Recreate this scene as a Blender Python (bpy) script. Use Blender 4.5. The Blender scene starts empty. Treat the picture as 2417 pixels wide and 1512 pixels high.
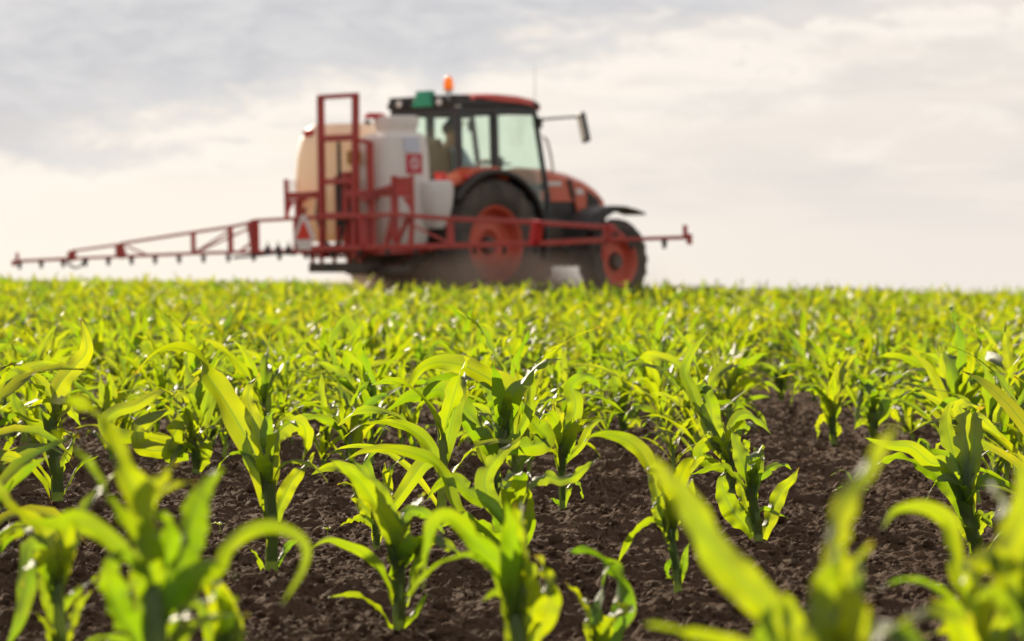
import bpy, math, random
import numpy as np
from mathutils import Vector, Matrix, Euler
R = math.radians
scene = bpy.context.scene
COL = scene.collection

# ---------------------------------------------------------------- camera, sky, sun, exposure
CAM_H = 0.57
cam_d = bpy.data.cameras.new('camera'); cam = bpy.data.objects.new('camera', cam_d); COL.objects.link(cam)
cam_d.sensor_width = 36.0; cam_d.lens = 100.0; cam_d.clip_start = 0.05; cam_d.clip_end = 3000
PITCH = math.atan((756 - 640) / 6714.0); ROLL = R(0.5)
cam.matrix_world = Matrix.Translation((0, 0, CAM_H)) @ Matrix.Rotation(R(90) - PITCH, 4, 'X') @ Matrix.Rotation(ROLL, 4, 'Z')
cam_d.dof.use_dof = True; cam_d.dof.focus_distance = 6.5; cam_d.dof.aperture_fstop = 5.8; cam_d.dof.aperture_blades = 0
scene.camera = cam
scene.view_settings.view_transform = 'Standard'; scene.view_settings.look = 'None'
scene.view_settings.exposure = 1.0; scene.view_settings.gamma = 1.0
scene.render.engine = 'CYCLES'
cy = scene.cycles
cy.max_bounces = 8; cy.transparent_max_bounces = 12; cy.transmission_bounces = 6; cy.volume_bounces = 1
cy.volume_step_rate = 1.0; cy.volume_max_steps = 128
cy.sample_clamp_indirect = 6.0
cy.use_denoising = True
try: cy.denoiser = 'OPENIMAGEDENOISE'
except Exception: pass

SUN_EL, SUN_AZ = R(17), R(-26)             # azimuth from straight ahead, negative = left
sun_d = bpy.data.lights.new('sun', 'SUN'); sun_d.energy = 5.0; sun_d.angle = R(0.6); sun_d.color = (1.0, 0.86, 0.66)
sun = bpy.data.objects.new('sun', sun_d); COL.objects.link(sun)
sdir = Vector((math.sin(SUN_AZ) * math.cos(SUN_EL), math.cos(SUN_AZ) * math.cos(SUN_EL), math.sin(SUN_EL)))
sun.rotation_euler = sdir.to_track_quat('Z', 'Y').to_euler(); sun.location = sdir * 60

world = bpy.data.worlds.new('World'); scene.world = world; world.use_nodes = True
def build_world():
    nt = world.node_tree; N = nt.nodes; L = nt.links; N.clear()
    out = N.new('ShaderNodeOutputWorld'); bg = N.new('ShaderNodeBackground'); L.new(bg.outputs[0], out.inputs[0])
    bg.inputs[1].default_value = 0.1
    sky = N.new('ShaderNodeTexSky'); sky.sky_type = 'NISHITA'; sky.sun_disc = False
    sky.sun_elevation = SUN_EL; sky.sun_rotation = SUN_AZ
    sky.air_density = 1.2; sky.dust_density = 2.5
    tc = N.new('ShaderNodeTexCoord'); sp = N.new('ShaderNodeSeparateXYZ'); L.new(tc.outputs['Generated'], sp.inputs[0])
    def m(op, a, b=None, c=None, clamp=False):
        n = N.new('ShaderNodeMath'); n.operation = op; n.use_clamp = clamp
        for i, v in enumerate((a, b, c)):
            if v is None: continue
            if isinstance(v, (int, float)): n.inputs[i].default_value = v
            else: L.new(v, n.inputs[i])
        return n.outputs[0]
    def rng(v, a, b, c=0.0, d=1.0, smooth=True):
        n = N.new('ShaderNodeMapRange'); n.interpolation_type = 'SMOOTHSTEP' if smooth else 'LINEAR'
        L.new(v, n.inputs[0])
        for i, q in enumerate((a, b, c, d)): n.inputs[i + 1].default_value = q
        return n.outputs[0]
    az = m('MULTIPLY', m('ARCTAN2', sp.outputs[0], sp.outputs[1]), 57.2958)
    el = m('MULTIPLY', m('ARCSINE', sp.outputs[2]), 57.2958)
    def noise(sx, sy, det, rough, off=0.0, dist=0.0):
        cv = N.new('ShaderNodeCombineXYZ'); L.new(m('MULTIPLY', az, sx), cv.inputs[0]); L.new(m('MULTIPLY', el, sy), cv.inputs[1]); cv.inputs[2].default_value = off
        t = N.new('ShaderNodeTexNoise'); L.new(cv.outputs[0], t.inputs['Vector']); t.inputs['Scale'].default_value = 1.0
        t.inputs['Detail'].default_value = det; t.inputs['Roughness'].default_value = rough; t.inputs['Distortion'].default_value = dist
        return t.outputs['Fac']
    def mix(f, a, b):
        n = N.new('ShaderNodeMix'); n.data_type = 'RGBA'
        if isinstance(f, float): n.inputs[0].default_value = f
        else: L.new(f, n.inputs[0])
        for i, v in ((6, a), (7, b)):
            if isinstance(v, tuple): n.inputs[i].default_value = (*v, 1)
            else: L.new(v, n.inputs[i])
        return n.outputs[2]
    n1 = noise(0.33, 0.75, 6, 0.55, 3.1, 0.3); n2 = noise(0.16, 0.7, 5, 0.5, 7.7, 0.2); n3 = noise(0.9, 2.2, 5, 0.6, 1.3, 0.4)
    # bright veil of cloud, thin streaks in it
    k = 5.0                                             # radiance / (0.1 strength) before exposure
    veil = mix(rng(n2, 0.40, 0.68), (0.97*k, 0.90*k, 0.81*k), (0.80*k, 0.755*k, 0.715*k))
    low = mix(rng(el, -0.5, 3.2), (1.03*k, 0.94*k, 0.83*k), veil)
    low = mix(m('MULTIPLY', rng(az, -5.0, 9.0), 0.75), low, (0.855*k, 0.79*k, 0.73*k))
    # big grey bank, its lower edge climbing to the right
    edge = m('ADD', m('MULTIPLY', m('ADD', az, 10.3), 0.158), 2.2)
    dd = m('ADD', m('SUBTRACT', el, edge), m('MULTIPLY', m('SUBTRACT', n1, 0.5), 3.6))
    dd = m('ADD', dd, m('MULTIPLY', m('SUBTRACT', n3, 0.5), 2.2))
    bank = m('MULTIPLY', rng(dd, -0.35, 1.0), rng(az, 10.0, 3.5))
    grey = mix(rng(n3, 0.3, 0.7), (0.60*k, 0.605*k, 0.64*k), (0.72*k, 0.715*k, 0.725*k))
    rim = m('MULTIPLY', rng(dd, -1.3, -0.2), rng(dd, 0.25, -0.2))
    c = mix(m('MULTIPLY', rim, 0.85), low, (1.0*k, 0.93*k, 0.85*k))
    c = mix(bank, c, grey)
    # torn grey wisps under the bank and thin streaks to the right
    w1 = noise(0.45, 1.5, 6, 0.6, 11.3, 0.5)
    wl = m('MULTIPLY', m('MULTIPLY', rng(w1, 0.50, 0.66), rng(el, 1.7, 2.5)), m('MULTIPLY', rng(el, 3.9, 3.0), rng(az, -1.0, -6.0)))
    c = mix(m('MULTIPLY', wl, 0.75), c, (0.70*k, 0.675*k, 0.67*k))
    w2 = noise(0.22, 1.3, 5, 0.55, 5.9, 0.3)
    wr = m('MULTIPLY', rng(w2, 0.47, 0.62), m('MULTIPLY', rng(el, 0.3, 2.0), rng(az, -1.0, 4.0)))
    c = mix(m('MULTIPLY', wr, 0.45), c, (0.74*k, 0.705*k, 0.685*k))
    br = m('MULTIPLY', rng(w1, 0.52, 0.68), m('MULTIPLY', rng(el, 1.2, 2.4), rng(az, -2.0, 2.0)))
    c = mix(m('MULTIPLY', br, 0.6), c, (0.99*k, 0.92*k, 0.83*k))
    top = mix(rng(n1, 0.35, 0.65), (0.62*k, 0.61*k, 0.62*k), (0.86*k, 0.80*k, 0.73*k))
    c = mix(rng(el, 6.5, 16.0), c, top)
    # clear sky shows between the clouds, more of it high up
    cov = rng(el, 7.0, 50.0, 0.995, 0.72)
    c = mix(cov, sky.outputs[0], c)
    L.new(c, bg.inputs[0])
build_world()

# ---------------------------------------------------------------- materials
def mat(name, color, rough=0.5, metal=0.0, spec=0.5, var=0.0, vscale=6.0, dust=0.0, bump=0.0, bscale=40.0, trans=0.0, tcol=None, coat=0.0):
    m = bpy.data.materials.new(name); m.use_nodes = True
    nt = m.node_tree; N = nt.nodes; L = nt.links
    b = N['Principled BSDF']; out = N['Material Output']
    b.inputs['Roughness'].default_value = rough; b.inputs['Metallic'].default_value = metal
    b.inputs['Specular IOR Level'].default_value = spec; b.inputs['Coat Weight'].default_value = coat
    tc = N.new('ShaderNodeTexCoord')
    col = None
    if var > 0 or dust > 0:
        t = N.new('ShaderNodeTexNoise'); t.inputs['Scale'].default_value = vscale; t.inputs['Detail'].default_value = 5
        L.new(tc.outputs['Object'], t.inputs['Vector'])
        mx = N.new('ShaderNodeMix'); mx.data_type = 'RGBA'; L.new(t.outputs['Fac'], mx.inputs[0])
        mx.inputs[6].default_value = tuple(min(1, c * (1 - var)) for c in color) + (1,)
        mx.inputs[7].default_value = tuple(min(1, c * (1 + var)) for c in color) + (1,)
        col = mx.outputs[2]
        if dust > 0:
            t2 = N.new('ShaderNodeTexNoise'); t2.inputs['Scale'].default_value = vscale * 0.6; t2.inputs['Detail'].default_value = 6
            L.new(tc.outputs['Object'], t2.inputs['Vector'])
            r = N.new('ShaderNodeMapRange'); L.new(t2.outputs['Fac'], r.inputs[0])
            r.inputs[1].default_value = 0.3; r.inputs[2].default_value = 0.75; r.inputs[3].default_value = 0.0; r.inputs[4].default_value = dust
            m2 = N.new('ShaderNodeMix'); m2.data_type = 'RGBA'; L.new(r.outputs[0], m2.inputs[0]); L.new(col, m2.inputs[6])
            m2.inputs[7].default_value = (0.22, 0.155, 0.115, 1); col = m2.outputs[2]
        L.new(col, b.inputs['Base Color'])
    else:
        b.inputs['Base Color'].default_value = (*color, 1)
    if bump > 0:
        t = N.new('ShaderNodeTexNoise'); t.inputs['Scale'].default_value = bscale; t.inputs['Detail'].default_value = 6
        L.new(tc.outputs['Object'], t.inputs['Vector'])
        bn = N.new('ShaderNodeBump'); bn.inputs['Strength'].default_value = bump; bn.inputs['Distance'].default_value = 0.01
        L.new(t.outputs['Fac'], bn.inputs['Height']); L.new(bn.outputs[0], b.inputs['Normal'])
    if trans > 0:
        tr = N.new('ShaderNodeBsdfTranslucent'); tr.inputs[0].default_value = (*(tcol or color), 1)
        ms = N.new('ShaderNodeMixShader'); ms.inputs[0].default_value = trans
        L.new(b.outputs[0], ms.inputs[1]); L.new(tr.outputs[0], ms.inputs[2]); L.new(ms.outputs[0], out.inputs[0])
    return m

M = {}
M['orange'] = mat('orange_paint', (0.62, 0.085, 0.022), 0.35, var=0.12, dust=0.25, vscale=3, coat=0.2)
M['rim'] = mat('orange_rim_paint', (0.66, 0.085, 0.042), 0.5, var=0.15, dust=0.45, vscale=4)
M['roof'] = mat('red_roof_paint', (0.62, 0.055, 0.035), 0.35, var=0.1, dust=0.15, vscale=3)
M['red'] = mat('red_frame_paint', (0.47, 0.034, 0.030), 0.45, var=0.2, dust=0.25, vscale=5)
M['brightred'] = mat('bright_red_paint', (0.55, 0.015, 0.02), 0.4, var=0.1, vscale=5)
M['black'] = mat('black_plastic', (0.022, 0.021, 0.022), 0.55, var=0.3, dust=0.10, vscale=4)
M['cab'] = mat('dark_cab_frame_paint', (0.03, 0.031, 0.036), 0.45, var=0.2, dust=0.06, vscale=4)
M['iron'] = mat('dark_cast_iron', (0.05, 0.043, 0.038), 0.65, var=0.3, dust=0.5, vscale=5, bump=0.3)
M['rubber'] = mat('dusty_tyre_rubber', (0.03, 0.028, 0.027), 0.8, var=0.3, dust=0.55, vscale=6, bump=0.3)
M['tank'] = mat('backlit_tank_plastic', (0.78, 0.76, 0.76), 0.45, var=0.05, dust=0.14, vscale=2.2, trans=0.42, tcol=(0.95, 0.77, 0.52))  # left tank: warm backlit glow put into the colour, same plastic as the right
M['tankshaded'] = mat('shaded_tank_plastic', (0.82, 0.80, 0.79), 0.42, var=0.05, dust=0.10, vscale=2.2, trans=0.20, tcol=(0.88, 0.76, 0.60))  # same plastic as the left, whiter and less glowing to paint its shaded side
M['steel'] = mat('grey_steel', (0.42, 0.41, 0.40), 0.4, metal=0.7, var=0.15, dust=0.2, vscale=8)
M['hose'] = mat('black_hose_rubber', (0.03, 0.03, 0.032), 0.5, var=0.2, vscale=8)
M['seat'] = mat('brown_seat_cloth', (0.10, 0.06, 0.04), 0.85, var=0.25, vscale=12, bump=0.3)
M['green'] = mat('green_plastic', (0.03, 0.30, 0.17), 0.5, var=0.08, vscale=5)
M['amber'] = mat('amber_lens', (0.95, 0.40, 0.02), 0.15, spec=0.8, trans=0.55, tcol=(1.0, 0.46, 0.02), coat=0.6)
M['redlens'] = mat('red_lens', (0.75, 0.01, 0.01), 0.15, spec=0.8, trans=0.3, tcol=(1.0, 0.02, 0.01), coat=0.6)
M['signred'] = mat('sign_red', (0.95, 0.09, 0.05), 0.5, var=0.04, vscale=10, trans=0.45, tcol=(1.0, 0.10, 0.05))
M['signwhite'] = mat('sign_border_white', (0.78, 0.68, 0.66), 0.5, var=0.06, vscale=10)
M['decalred'] = mat('decal_red', (0.55, 0.03, 0.06), 0.5, var=0.06, vscale=10)
M['decalblue'] = mat('decal_pale_blue', (0.60, 0.62, 0.72), 0.5, var=0.05, vscale=10)
M['white'] = mat('white_paint', (0.75, 0.72, 0.69), 0.5, var=0.06, vscale=10)
M['yellow'] = mat('amber_liquid_gauge', (0.62, 0.36, 0.07), 0.45, var=0.2, vscale=8, trans=0.3)
M['mirror'] = mat('mirror_glass', (0.7, 0.72, 0.7), 0.05, metal=1.0)
M['skin'] = mat('skin', (0.48, 0.27, 0.19), 0.55, var=0.06, vscale=20)
M['hair'] = mat('dark_hair', (0.03, 0.02, 0.015), 0.6, var=0.3, vscale=40)
M['shirt'] = mat('light_blue_shirt', (0.36, 0.46, 0.60), 0.8, var=0.12, vscale=14, bump=0.3)
M['trousers'] = mat('dark_trousers', (0.05, 0.055, 0.07), 0.85, var=0.2, vscale=14)
M['straw'] = mat('pale_dry_straw', (0.42, 0.32, 0.20), 0.7, var=0.2, vscale=30)

def glass_mat():
    m = bpy.data.materials.new('pale_green_cab_glass'); m.use_nodes = True
    N = m.node_tree.nodes; L = m.node_tree.links; N.clear()
    out = N.new('ShaderNodeOutputMaterial'); tr = N.new('ShaderNodeBsdfTransparent'); gl = N.new('ShaderNodeBsdfGlossy')
    tr.inputs[0].default_value = (0.935, 0.992, 0.955, 1); gl.inputs['Roughness'].default_value = 0.04
    di = N.new('ShaderNodeBsdfDiffuse'); di.inputs[0].default_value = (0.55, 0.58, 0.52, 1)
    fr = N.new('ShaderNodeMath'); fr.operation = 'MULTIPLY'; lw = N.new('ShaderNodeLayerWeight'); lw.inputs[0].default_value = 0.25; L.new(lw.outputs['Fresnel'], fr.inputs[0]); fr.inputs[1].default_value = 0.35
    t = N.new('ShaderNodeTexNoise'); t.inputs['Scale'].default_value = 3.0; t.inputs['Detail'].default_value = 5
    tc = N.new('ShaderNodeTexCoord'); L.new(tc.outputs['Object'], t.inputs['Vector'])
    r = N.new('ShaderNodeMapRange'); L.new(t.outputs['Fac'], r.inputs[0]); r.inputs[1].default_value = 0.3; r.inputs[2].default_value = 0.8; r.inputs[3].default_value = 0.0; r.inputs[4].default_value = 0.045
    m0 = N.new('ShaderNodeMixShader'); L.new(r.outputs[0], m0.inputs[0]); L.new(tr.outputs[0], m0.inputs[1]); L.new(di.outputs[0], m0.inputs[2])
    m1 = N.new('ShaderNodeMixShader'); L.new(fr.outputs[0], m1.inputs[0]); L.new(m0.outputs[0], m1.inputs[1]); L.new(gl.outputs[0], m1.inputs[2])
    L.new(m1.outputs[0], out.inputs[0]); return m
M['glass'] = glass_mat()

def leaf_mat(name='corn_leaf', refl=(0.050, 0.088, 0.024), tra=(0.355, 0.475, 0.003), tfac=0.57, by_position=False):
    """waxy blade: reflects green, lets the sun through as yellow green; midrib and fine veins from the UV map"""
    m = bpy.data.materials.new(name); m.use_nodes = True
    nt = m.node_tree; N = nt.nodes; L = nt.links; N.clear()
    out = N.new('ShaderNodeOutputMaterial'); b = N.new('ShaderNodeBsdfPrincipled'); tr = N.new('ShaderNodeBsdfTranslucent')
    uv = N.new('ShaderNodeUVMap'); sp = N.new('ShaderNodeSeparateXYZ'); L.new(uv.outputs[0], sp.inputs[0])
    def mth(op, a, c=None, d=None, clamp=False):
        n = N.new('ShaderNodeMath'); n.operation = op; n.use_clamp = clamp
        for i, v in enumerate((a, c, d)):
            if v is None: continue
            if isinstance(v, (int, float)): n.inputs[i].default_value = v
            else: L.new(v, n.inputs[i])
        return n.outputs[0]
    def rng(v, a, bb, c, d):
        n = N.new('ShaderNodeMapRange'); n.interpolation_type = 'SMOOTHSTEP'; L.new(v, n.inputs[0])
        for i, q in enumerate((a, bb, c, d)): n.inputs[i + 1].default_value = q
        return n.outputs[0]
    def mix(f, a, bb):
        n = N.new('ShaderNodeMix'); n.data_type = 'RGBA'; L.new(f, n.inputs[0])
        for i, v in ((6, a), (7, bb)):
            if isinstance(v, tuple): n.inputs[i].default_value = (*v, 1)
            else: L.new(v, n.inputs[i])
        return n.outputs[2]
    geo = N.new('ShaderNodeNewGeometry')
    rnd = N.new('ShaderNodeTexNoise'); rnd.inputs['Scale'].default_value = 7.0; rnd.inputs['Detail'].default_value = 3
    L.new(geo.outputs['Position'], rnd.inputs['Vector'])
    fine = N.new('ShaderNodeTexNoise'); fine.inputs['Scale'].default_value = 60.0; fine.inputs['Detail'].default_value = 4
    L.new(geo.outputs['Position'], fine.inputs['Vector'])
    info = N.new('ShaderNodeObjectInfo')
    fac = rng(rnd.outputs['Fac'], 0.32, 0.68, 0.0, 1.0)
    if not by_position: fac = mth('ADD', mth('MULTIPLY', fac, 0.45), mth('MULTIPLY', info.outputs['Random'], 0.55))
    au = mth('ABSOLUTE', mth('SUBTRACT', sp.outputs[0], 0.5))
    midrib = rng(au, 0.018, 0.05, 1.0, 0.0)
    veins = mth('MULTIPLY', mth('ADD', mth('SINE', mth('MULTIPLY', sp.outputs[0], 190.0)), 1.0), 0.5)
    edge = rng(au, 0.455, 0.5, 0.0, 1.0)
    tipn = mth('ADD', sp.outputs[1], mth('MULTIPLY', mth('SUBTRACT', fine.outputs['Fac'], 0.5), 0.12))
    tip = mth('MULTIPLY', rng(tipn, 0.93, 1.0, 0.0, 1.0), rng(info.outputs['Random'], 0.6, 0.85, 0.0, 0.6))
    # colours
    rc = mix(fac, tuple(c * 0.82 for c in refl), (refl[0] * 1.35, refl[1] * 1.15, refl[2] * 0.95))
    tcx = mix(fac, (tra[0] * 0.52, tra[1] * 0.80, tra[2]), (tra[0] * 1.55, tra[1] * 1.20, tra[2]))
    v2 = mth('MULTIPLY', veins, 0.40)
    tcx = mix(v2, tcx, (tra[0] * 0.5, tra[1] * 0.6, tra[2]))
    speck = mth('MULTIPLY', rng(fine.outputs['Fac'], 0.62, 0.75, 0.0, 1.0), 0.35)
    tcx = mix(speck, tcx, (tra[0] * 1.3, tra[1] * 1.05, tra[2] * 2))
    tcx = mix(mth('MULTIPLY', midrib, 0.75), tcx, (tra[0] * 0.45, tra[1] * 0.6, 0.02))
    rc = mix(mth('MULTIPLY', midrib, 0.5), rc, (0.17, 0.24, 0.10))
    for_edge = mth('MULTIPLY', edge, 0.5)
    tcx = mix(for_edge, tcx, (0.42, 0.30, 0.03)); 
    tcx = mix(tip, tcx, (0.42, 0.17, 0.03)); rc = mix(tip, rc, (0.30, 0.17, 0.07))
    L.new(rc, b.inputs['Base Color']); L.new(tcx, tr.inputs[0])
    b.inputs['Roughness'].default_value = 0.50; b.inputs['Specular IOR Level'].default_value = 0.85
    b.inputs['Sheen Weight'].default_value = 0.0
    bp = N.new('ShaderNodeBump'); bp.inputs['Strength'].default_value = 0.25; bp.inputs['Distance'].default_value = 0.0015
    L.new(mth('ADD', veins, mth('MULTIPLY', fine.outputs['Fac'], 1.2)), bp.inputs['Height']); L.new(bp.outputs[0], b.inputs['Normal'])
    ms = N.new('ShaderNodeMixShader'); ms.inputs[0].default_value = tfac
    L.new(b.outputs[0], ms.inputs[1]); L.new(tr.outputs[0], ms.inputs[2]); L.new(ms.outputs[0], out.inputs[0])
    return m
M['leaf'] = leaf_mat()
M['crop'] = leaf_mat('corn_crop_leaf', tra=(0.33, 0.42, 0.003), by_position=True)
M['stalk'] = mat('corn_stalk', (0.15, 0.22, 0.075), 0.4, var=0.22, vscale=30, trans=0.42, tcol=(0.42, 0.50, 0.03))
M['weed'] = leaf_mat('weed_leaf', (0.07, 0.13, 0.04), (0.30, 0.40, 0.02), 0.5)

def soil_mat():
    m = bpy.data.materials.new('dark_crumbly_soil'); m.use_nodes = True
    nt = m.node_tree; N = nt.nodes; L = nt.links; b = N['Principled BSDF']
    b.inputs['Roughness'].default_value = 0.95; b.inputs['Specular IOR Level'].default_value = 0.15
    geo = N.new('ShaderNodeNewGeometry')
    def nz(s, d, r=0.6):
        t = N.new('ShaderNodeTexNoise'); t.inputs['Scale'].default_value = s; t.inputs['Detail'].default_value = d; t.inputs['Roughness'].default_value = r
        L.new(geo.outputs['Position'], t.inputs['Vector']); return t.outputs['Fac']
    a = nz(2.2, 4); c = nz(90, 6, 0.7); e = nz(420, 4, 0.7)
    mx = N.new('ShaderNodeMix'); mx.data_type = 'RGBA'; L.new(a, mx.inputs[0])
    mx.inputs[6].default_value = (0.072, 0.041, 0.025, 1); mx.inputs[7].default_value = (0.155, 0.095, 0.060, 1)
    m2 = N.new('ShaderNodeMix'); m2.data_type = 'RGBA'; m2.blend_type = 'MULTIPLY'; m2.inputs[0].default_value = 1.0
    cr = N.new('ShaderNodeValToRGB'); cr.color_ramp.elements[0].position = 0.32; cr.color_ramp.elements[0].color = (0.6, 0.58, 0.56, 1)
    cr.color_ramp.elements[1].position = 0.72; cr.color_ramp.elements[1].color = (1.45, 1.4, 1.35, 1)
    L.new(c, cr.inputs[0]); L.new(mx.outputs[2], m2.inputs[6]); L.new(cr.outputs[0], m2.inputs[7]); L.new(m2.outputs[2], b.inputs['Base Color'])
    b1 = N.new('ShaderNodeBump'); b1.inputs['Strength'].default_value = 1.0; b1.inputs['Distance'].default_value = 0.012; L.new(c, b1.inputs['Height'])
    b2 = N.new('ShaderNodeBump'); b2.inputs['Strength'].default_value = 1.0; b2.inputs['Distance'].default_value = 0.004; L.new(e, b2.inputs['Height'])
    L.new(b1.outputs[0], b2.inputs['Normal']); L.new(b2.outputs[0], b.inputs['Normal'])
    return m
M['soil'] = soil_mat()

# ---------------------------------------------------------------- helpers
def tag(o, label=None, cat=None, group=None, kind=None):
    if label: o['label'] = label
    if cat: o['category'] = cat
    if group: o['group'] = group
    if kind: o['kind'] = kind
    return o
def empty(name, loc, rot=(0, 0, 0)):
    o = bpy.data.objects.new(name, None); COL.objects.link(o); o.location = loc; o.rotation_euler = rot; o.empty_display_size = 0.1
    return o
def np_mesh(name, V, Fq, material=None, uv=None, smooth=True):
    """V (n,3), Fq (m,4) quads"""
    me = bpy.data.meshes.new(name); V = np.asarray(V, np.float32); Fq = np.asarray(Fq, np.int32)
    n, k = Fq.shape
    me.vertices.add(len(V)); me.vertices.foreach_set('co', V.ravel())
    me.loops.add(n * k); me.loops.foreach_set('vertex_index', Fq.ravel())
    me.polygons.add(n); me.polygons.foreach_set('loop_start', np.arange(0, n * k, k, dtype=np.int32)); me.polygons.foreach_set('loop_total', np.full(n, k, np.int32))
    if smooth: me.polygons.foreach_set('use_smooth', np.ones(n, bool))
    if uv is not None:
        ul = me.uv_layers.new(name='UVMap'); ul.data.foreach_set('uv', np.asarray(uv, np.float32)[Fq.ravel()].ravel())
    me.update(calc_edges=True)
    if material: me.materials.append(material)
    return me
def link(name, me, parent=None, loc=None):
    o = bpy.data.objects.new(name, me); COL.objects.link(o)
    if parent: o.parent = parent
    if loc is not None: o.location = loc
    return o

class MB:
    """collects shapes, links them as ONE mesh object"""
    def __init__(s, off=(0, 0, 0)): s.v = []; s.f = []; s.off = Vector(off)
    def add(s, vs, fs):
        b = len(s.v); s.v += [tuple(Vector(v) - s.off) for v in vs]; s.f += [tuple(b + i for i in f) for f in fs]; return s
    def box(s, c, size, rot=(0, 0, 0)):
        m = Euler(rot).to_matrix(); hx, hy, hz = (q / 2 for q in size); c = Vector(c)
        vs = [c + m @ Vector((x * hx, y * hy, z * hz)) for x in (-1, 1) for y in (-1, 1) for z in (-1, 1)]
        return s.add(vs, [(0, 1, 3, 2), (4, 6, 7, 5), (0, 4, 5, 1), (2, 3, 7, 6), (0, 2, 6, 4), (1, 5, 7, 3)])
    def bar(s, p0, p1, w, h=None):
        """square bar from p0 to p1"""
        h = h or w; p0, p1 = Vector(p0), Vector(p1); d = (p1 - p0).normalized()
        up = Vector((0, 0, 1)) if abs(d.z) < 0.95 else Vector((1, 0, 0))
        a = d.cross(up).normalized(); b = a.cross(d)
        vs = []
        for p in (p0, p1):
            for i, j in ((-1, -1), (1, -1), (1, 1), (-1, 1)): vs.append(p + a * (i * w / 2) + b * (j * h / 2))
        return s.add(vs, [(3, 2, 1, 0), (4, 5, 6, 7), (0, 1, 5, 4), (1, 2, 6, 5), (2, 3, 7, 6), (3, 0, 4, 7)])
    def tube(s, pts, r, n=10, cap=True):
        pts = [Vector(p) for p in pts]; rr = r if isinstance(r, (list, tuple)) else [r] * len(pts)
        vs = []; fs = []; pa = None
        for i, p in enumerate(pts):
            d = (pts[min(i + 1, len(pts) - 1)] - pts[max(i - 1, 0)]).normalized()
            if pa is None:
                up = Vector((0, 0, 1)) if abs(d.z) < 0.9 else Vector((1, 0, 0)); a = d.cross(up).normalized()
            else: a = (pa - d * pa.dot(d)).normalized()
            pa = a; b = d.cross(a)
            for k in range(n):
                t = 2 * math.pi * k / n; vs.append(p + (a * math.cos(t) + b * math.sin(t)) * rr[i])
        for i in range(len(pts) - 1):
            for k in range(n): fs.append((i * n + k, i * n + (k + 1) % n, (i + 1) * n + (k + 1) % n, (i + 1) * n + k))
        if cap: fs.append(tuple(range(n))[::-1]); fs.append(tuple((len(pts) - 1) * n + k for k in range(n)))
        return s.add(vs, fs)
    def lathe(s, c, prof, axis='Y', n=40):
        """prof: (offset along the axis, radius)"""
        vs = []; fs = []
        for (u, r) in prof:
            for k in range(n):
                t = 2 * math.pi * k / n; x, z = r * math.cos(t), r * math.sin(t)
                p = {'Y': (x, u, z), 'Z': (x, z, u), 'X': (u, x, z)}[axis]
                vs.append(Vector(c) + Vector(p))
        for i in range(len(prof) - 1):
            for k in range(n): fs.append((i * n + k, i * n + (k + 1) % n, (i + 1) * n + (k + 1) % n, (i + 1) * n + k))
        return s.add(vs, fs)
    def prism(s, poly, y0, y1, inset=0.0):
        """polygon in x,z extruded along y"""
        n = len(poly); vs = [(x, y0, z) for x, z in poly] + [(x, y1, z) for x, z in poly]
        fs = [tuple(range(n)), tuple(range(2 * n - 1, n - 1, -1))] + [(i, i + n, (i + 1) % n + n, (i + 1) % n) for i in range(n)]
        return s.add(vs, fs)
    def prismx(s, poly, x0, x1):
        """polygon in y,z extruded along x"""
        n = len(poly); vs = [(x0, y, z) for y, z in poly] + [(x1, y, z) for y, z in poly]
        fs = [tuple(range(n)), tuple(range(2 * n - 1, n - 1, -1))] + [(i, i + n, (i + 1) % n + n, (i + 1) % n) for i in range(n)]
        return s.add(vs, fs)
    def loft(s, secs, cap=True):
        n = len(secs[0]); vs = [p for q in secs for p in q]; fs = []
        for i in range(len(secs) - 1):
            for k in range(n): fs.append((i * n + k, i * n + (k + 1) % n, (i + 1) * n + (k + 1) % n, (i + 1) * n + k))
        if cap: fs.append(tuple(range(n))[::-1]); fs.append(tuple((len(secs) - 1) * n + k for k in range(n)))
        return s.add(vs, fs)
    def build(s, name, material, parent=None, bevel=0.0, smooth=False, label=None):
        me = bpy.data.meshes.new(name); me.from_pydata(s.v, [], s.f); me.validate(); me.update()
        import bmesh
        bm = bmesh.new(); bm.from_mesh(me); bmesh.ops.recalc_face_normals(bm, faces=bm.faces); bm.to_mesh(me); bm.free()
        me.materials.append(material)
        if smooth:
            for p in me.polygons: p.use_smooth = True
            try: me.set_sharp_from_angle(angle=R(40))
            except Exception: pass
        o = link(name, me, parent)
        if bevel > 0:
            b = o.modifiers.new('bevel', 'BEVEL'); b.width = bevel; b.segments = 2; b.limit_method = 'ANGLE'
        if label: o['label'] = label
        return o

# ---------------------------------------------------------------- terrain
def hash2(ix, iy, s):
    h = (ix.astype(np.int64) * 374761393 + iy.astype(np.int64) * 668265263 + s * 974711) & 0x7fffffff
    h = (h ^ (h >> 13)) * 1274126177 & 0x7fffffff
    h = h ^ (h >> 16)
    return (h & 0xffff) / 65535.0
def vnoise(x, y, s):
    ix, iy = np.floor(x), np.floor(y); fx, fy = x - ix, y - iy; fx = fx * fx * (3 - 2 * fx); fy = fy * fy * (3 - 2 * fy)
    a, b = hash2(ix, iy, s), hash2(ix + 1, iy, s); c, d = hash2(ix, iy + 1, s), hash2(ix + 1, iy + 1, s)
    return (a * (1 - fx) + b * fx) * (1 - fy) + (c * (1 - fx) + d * fx) * fy
def fbm(x, y, s, o=4):
    t = 0; a = 0.5
    for i in range(o): t = t + a * vnoise(x * 2 ** i, y * 2 ** i, s + i); a *= 0.5
    return t
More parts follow.
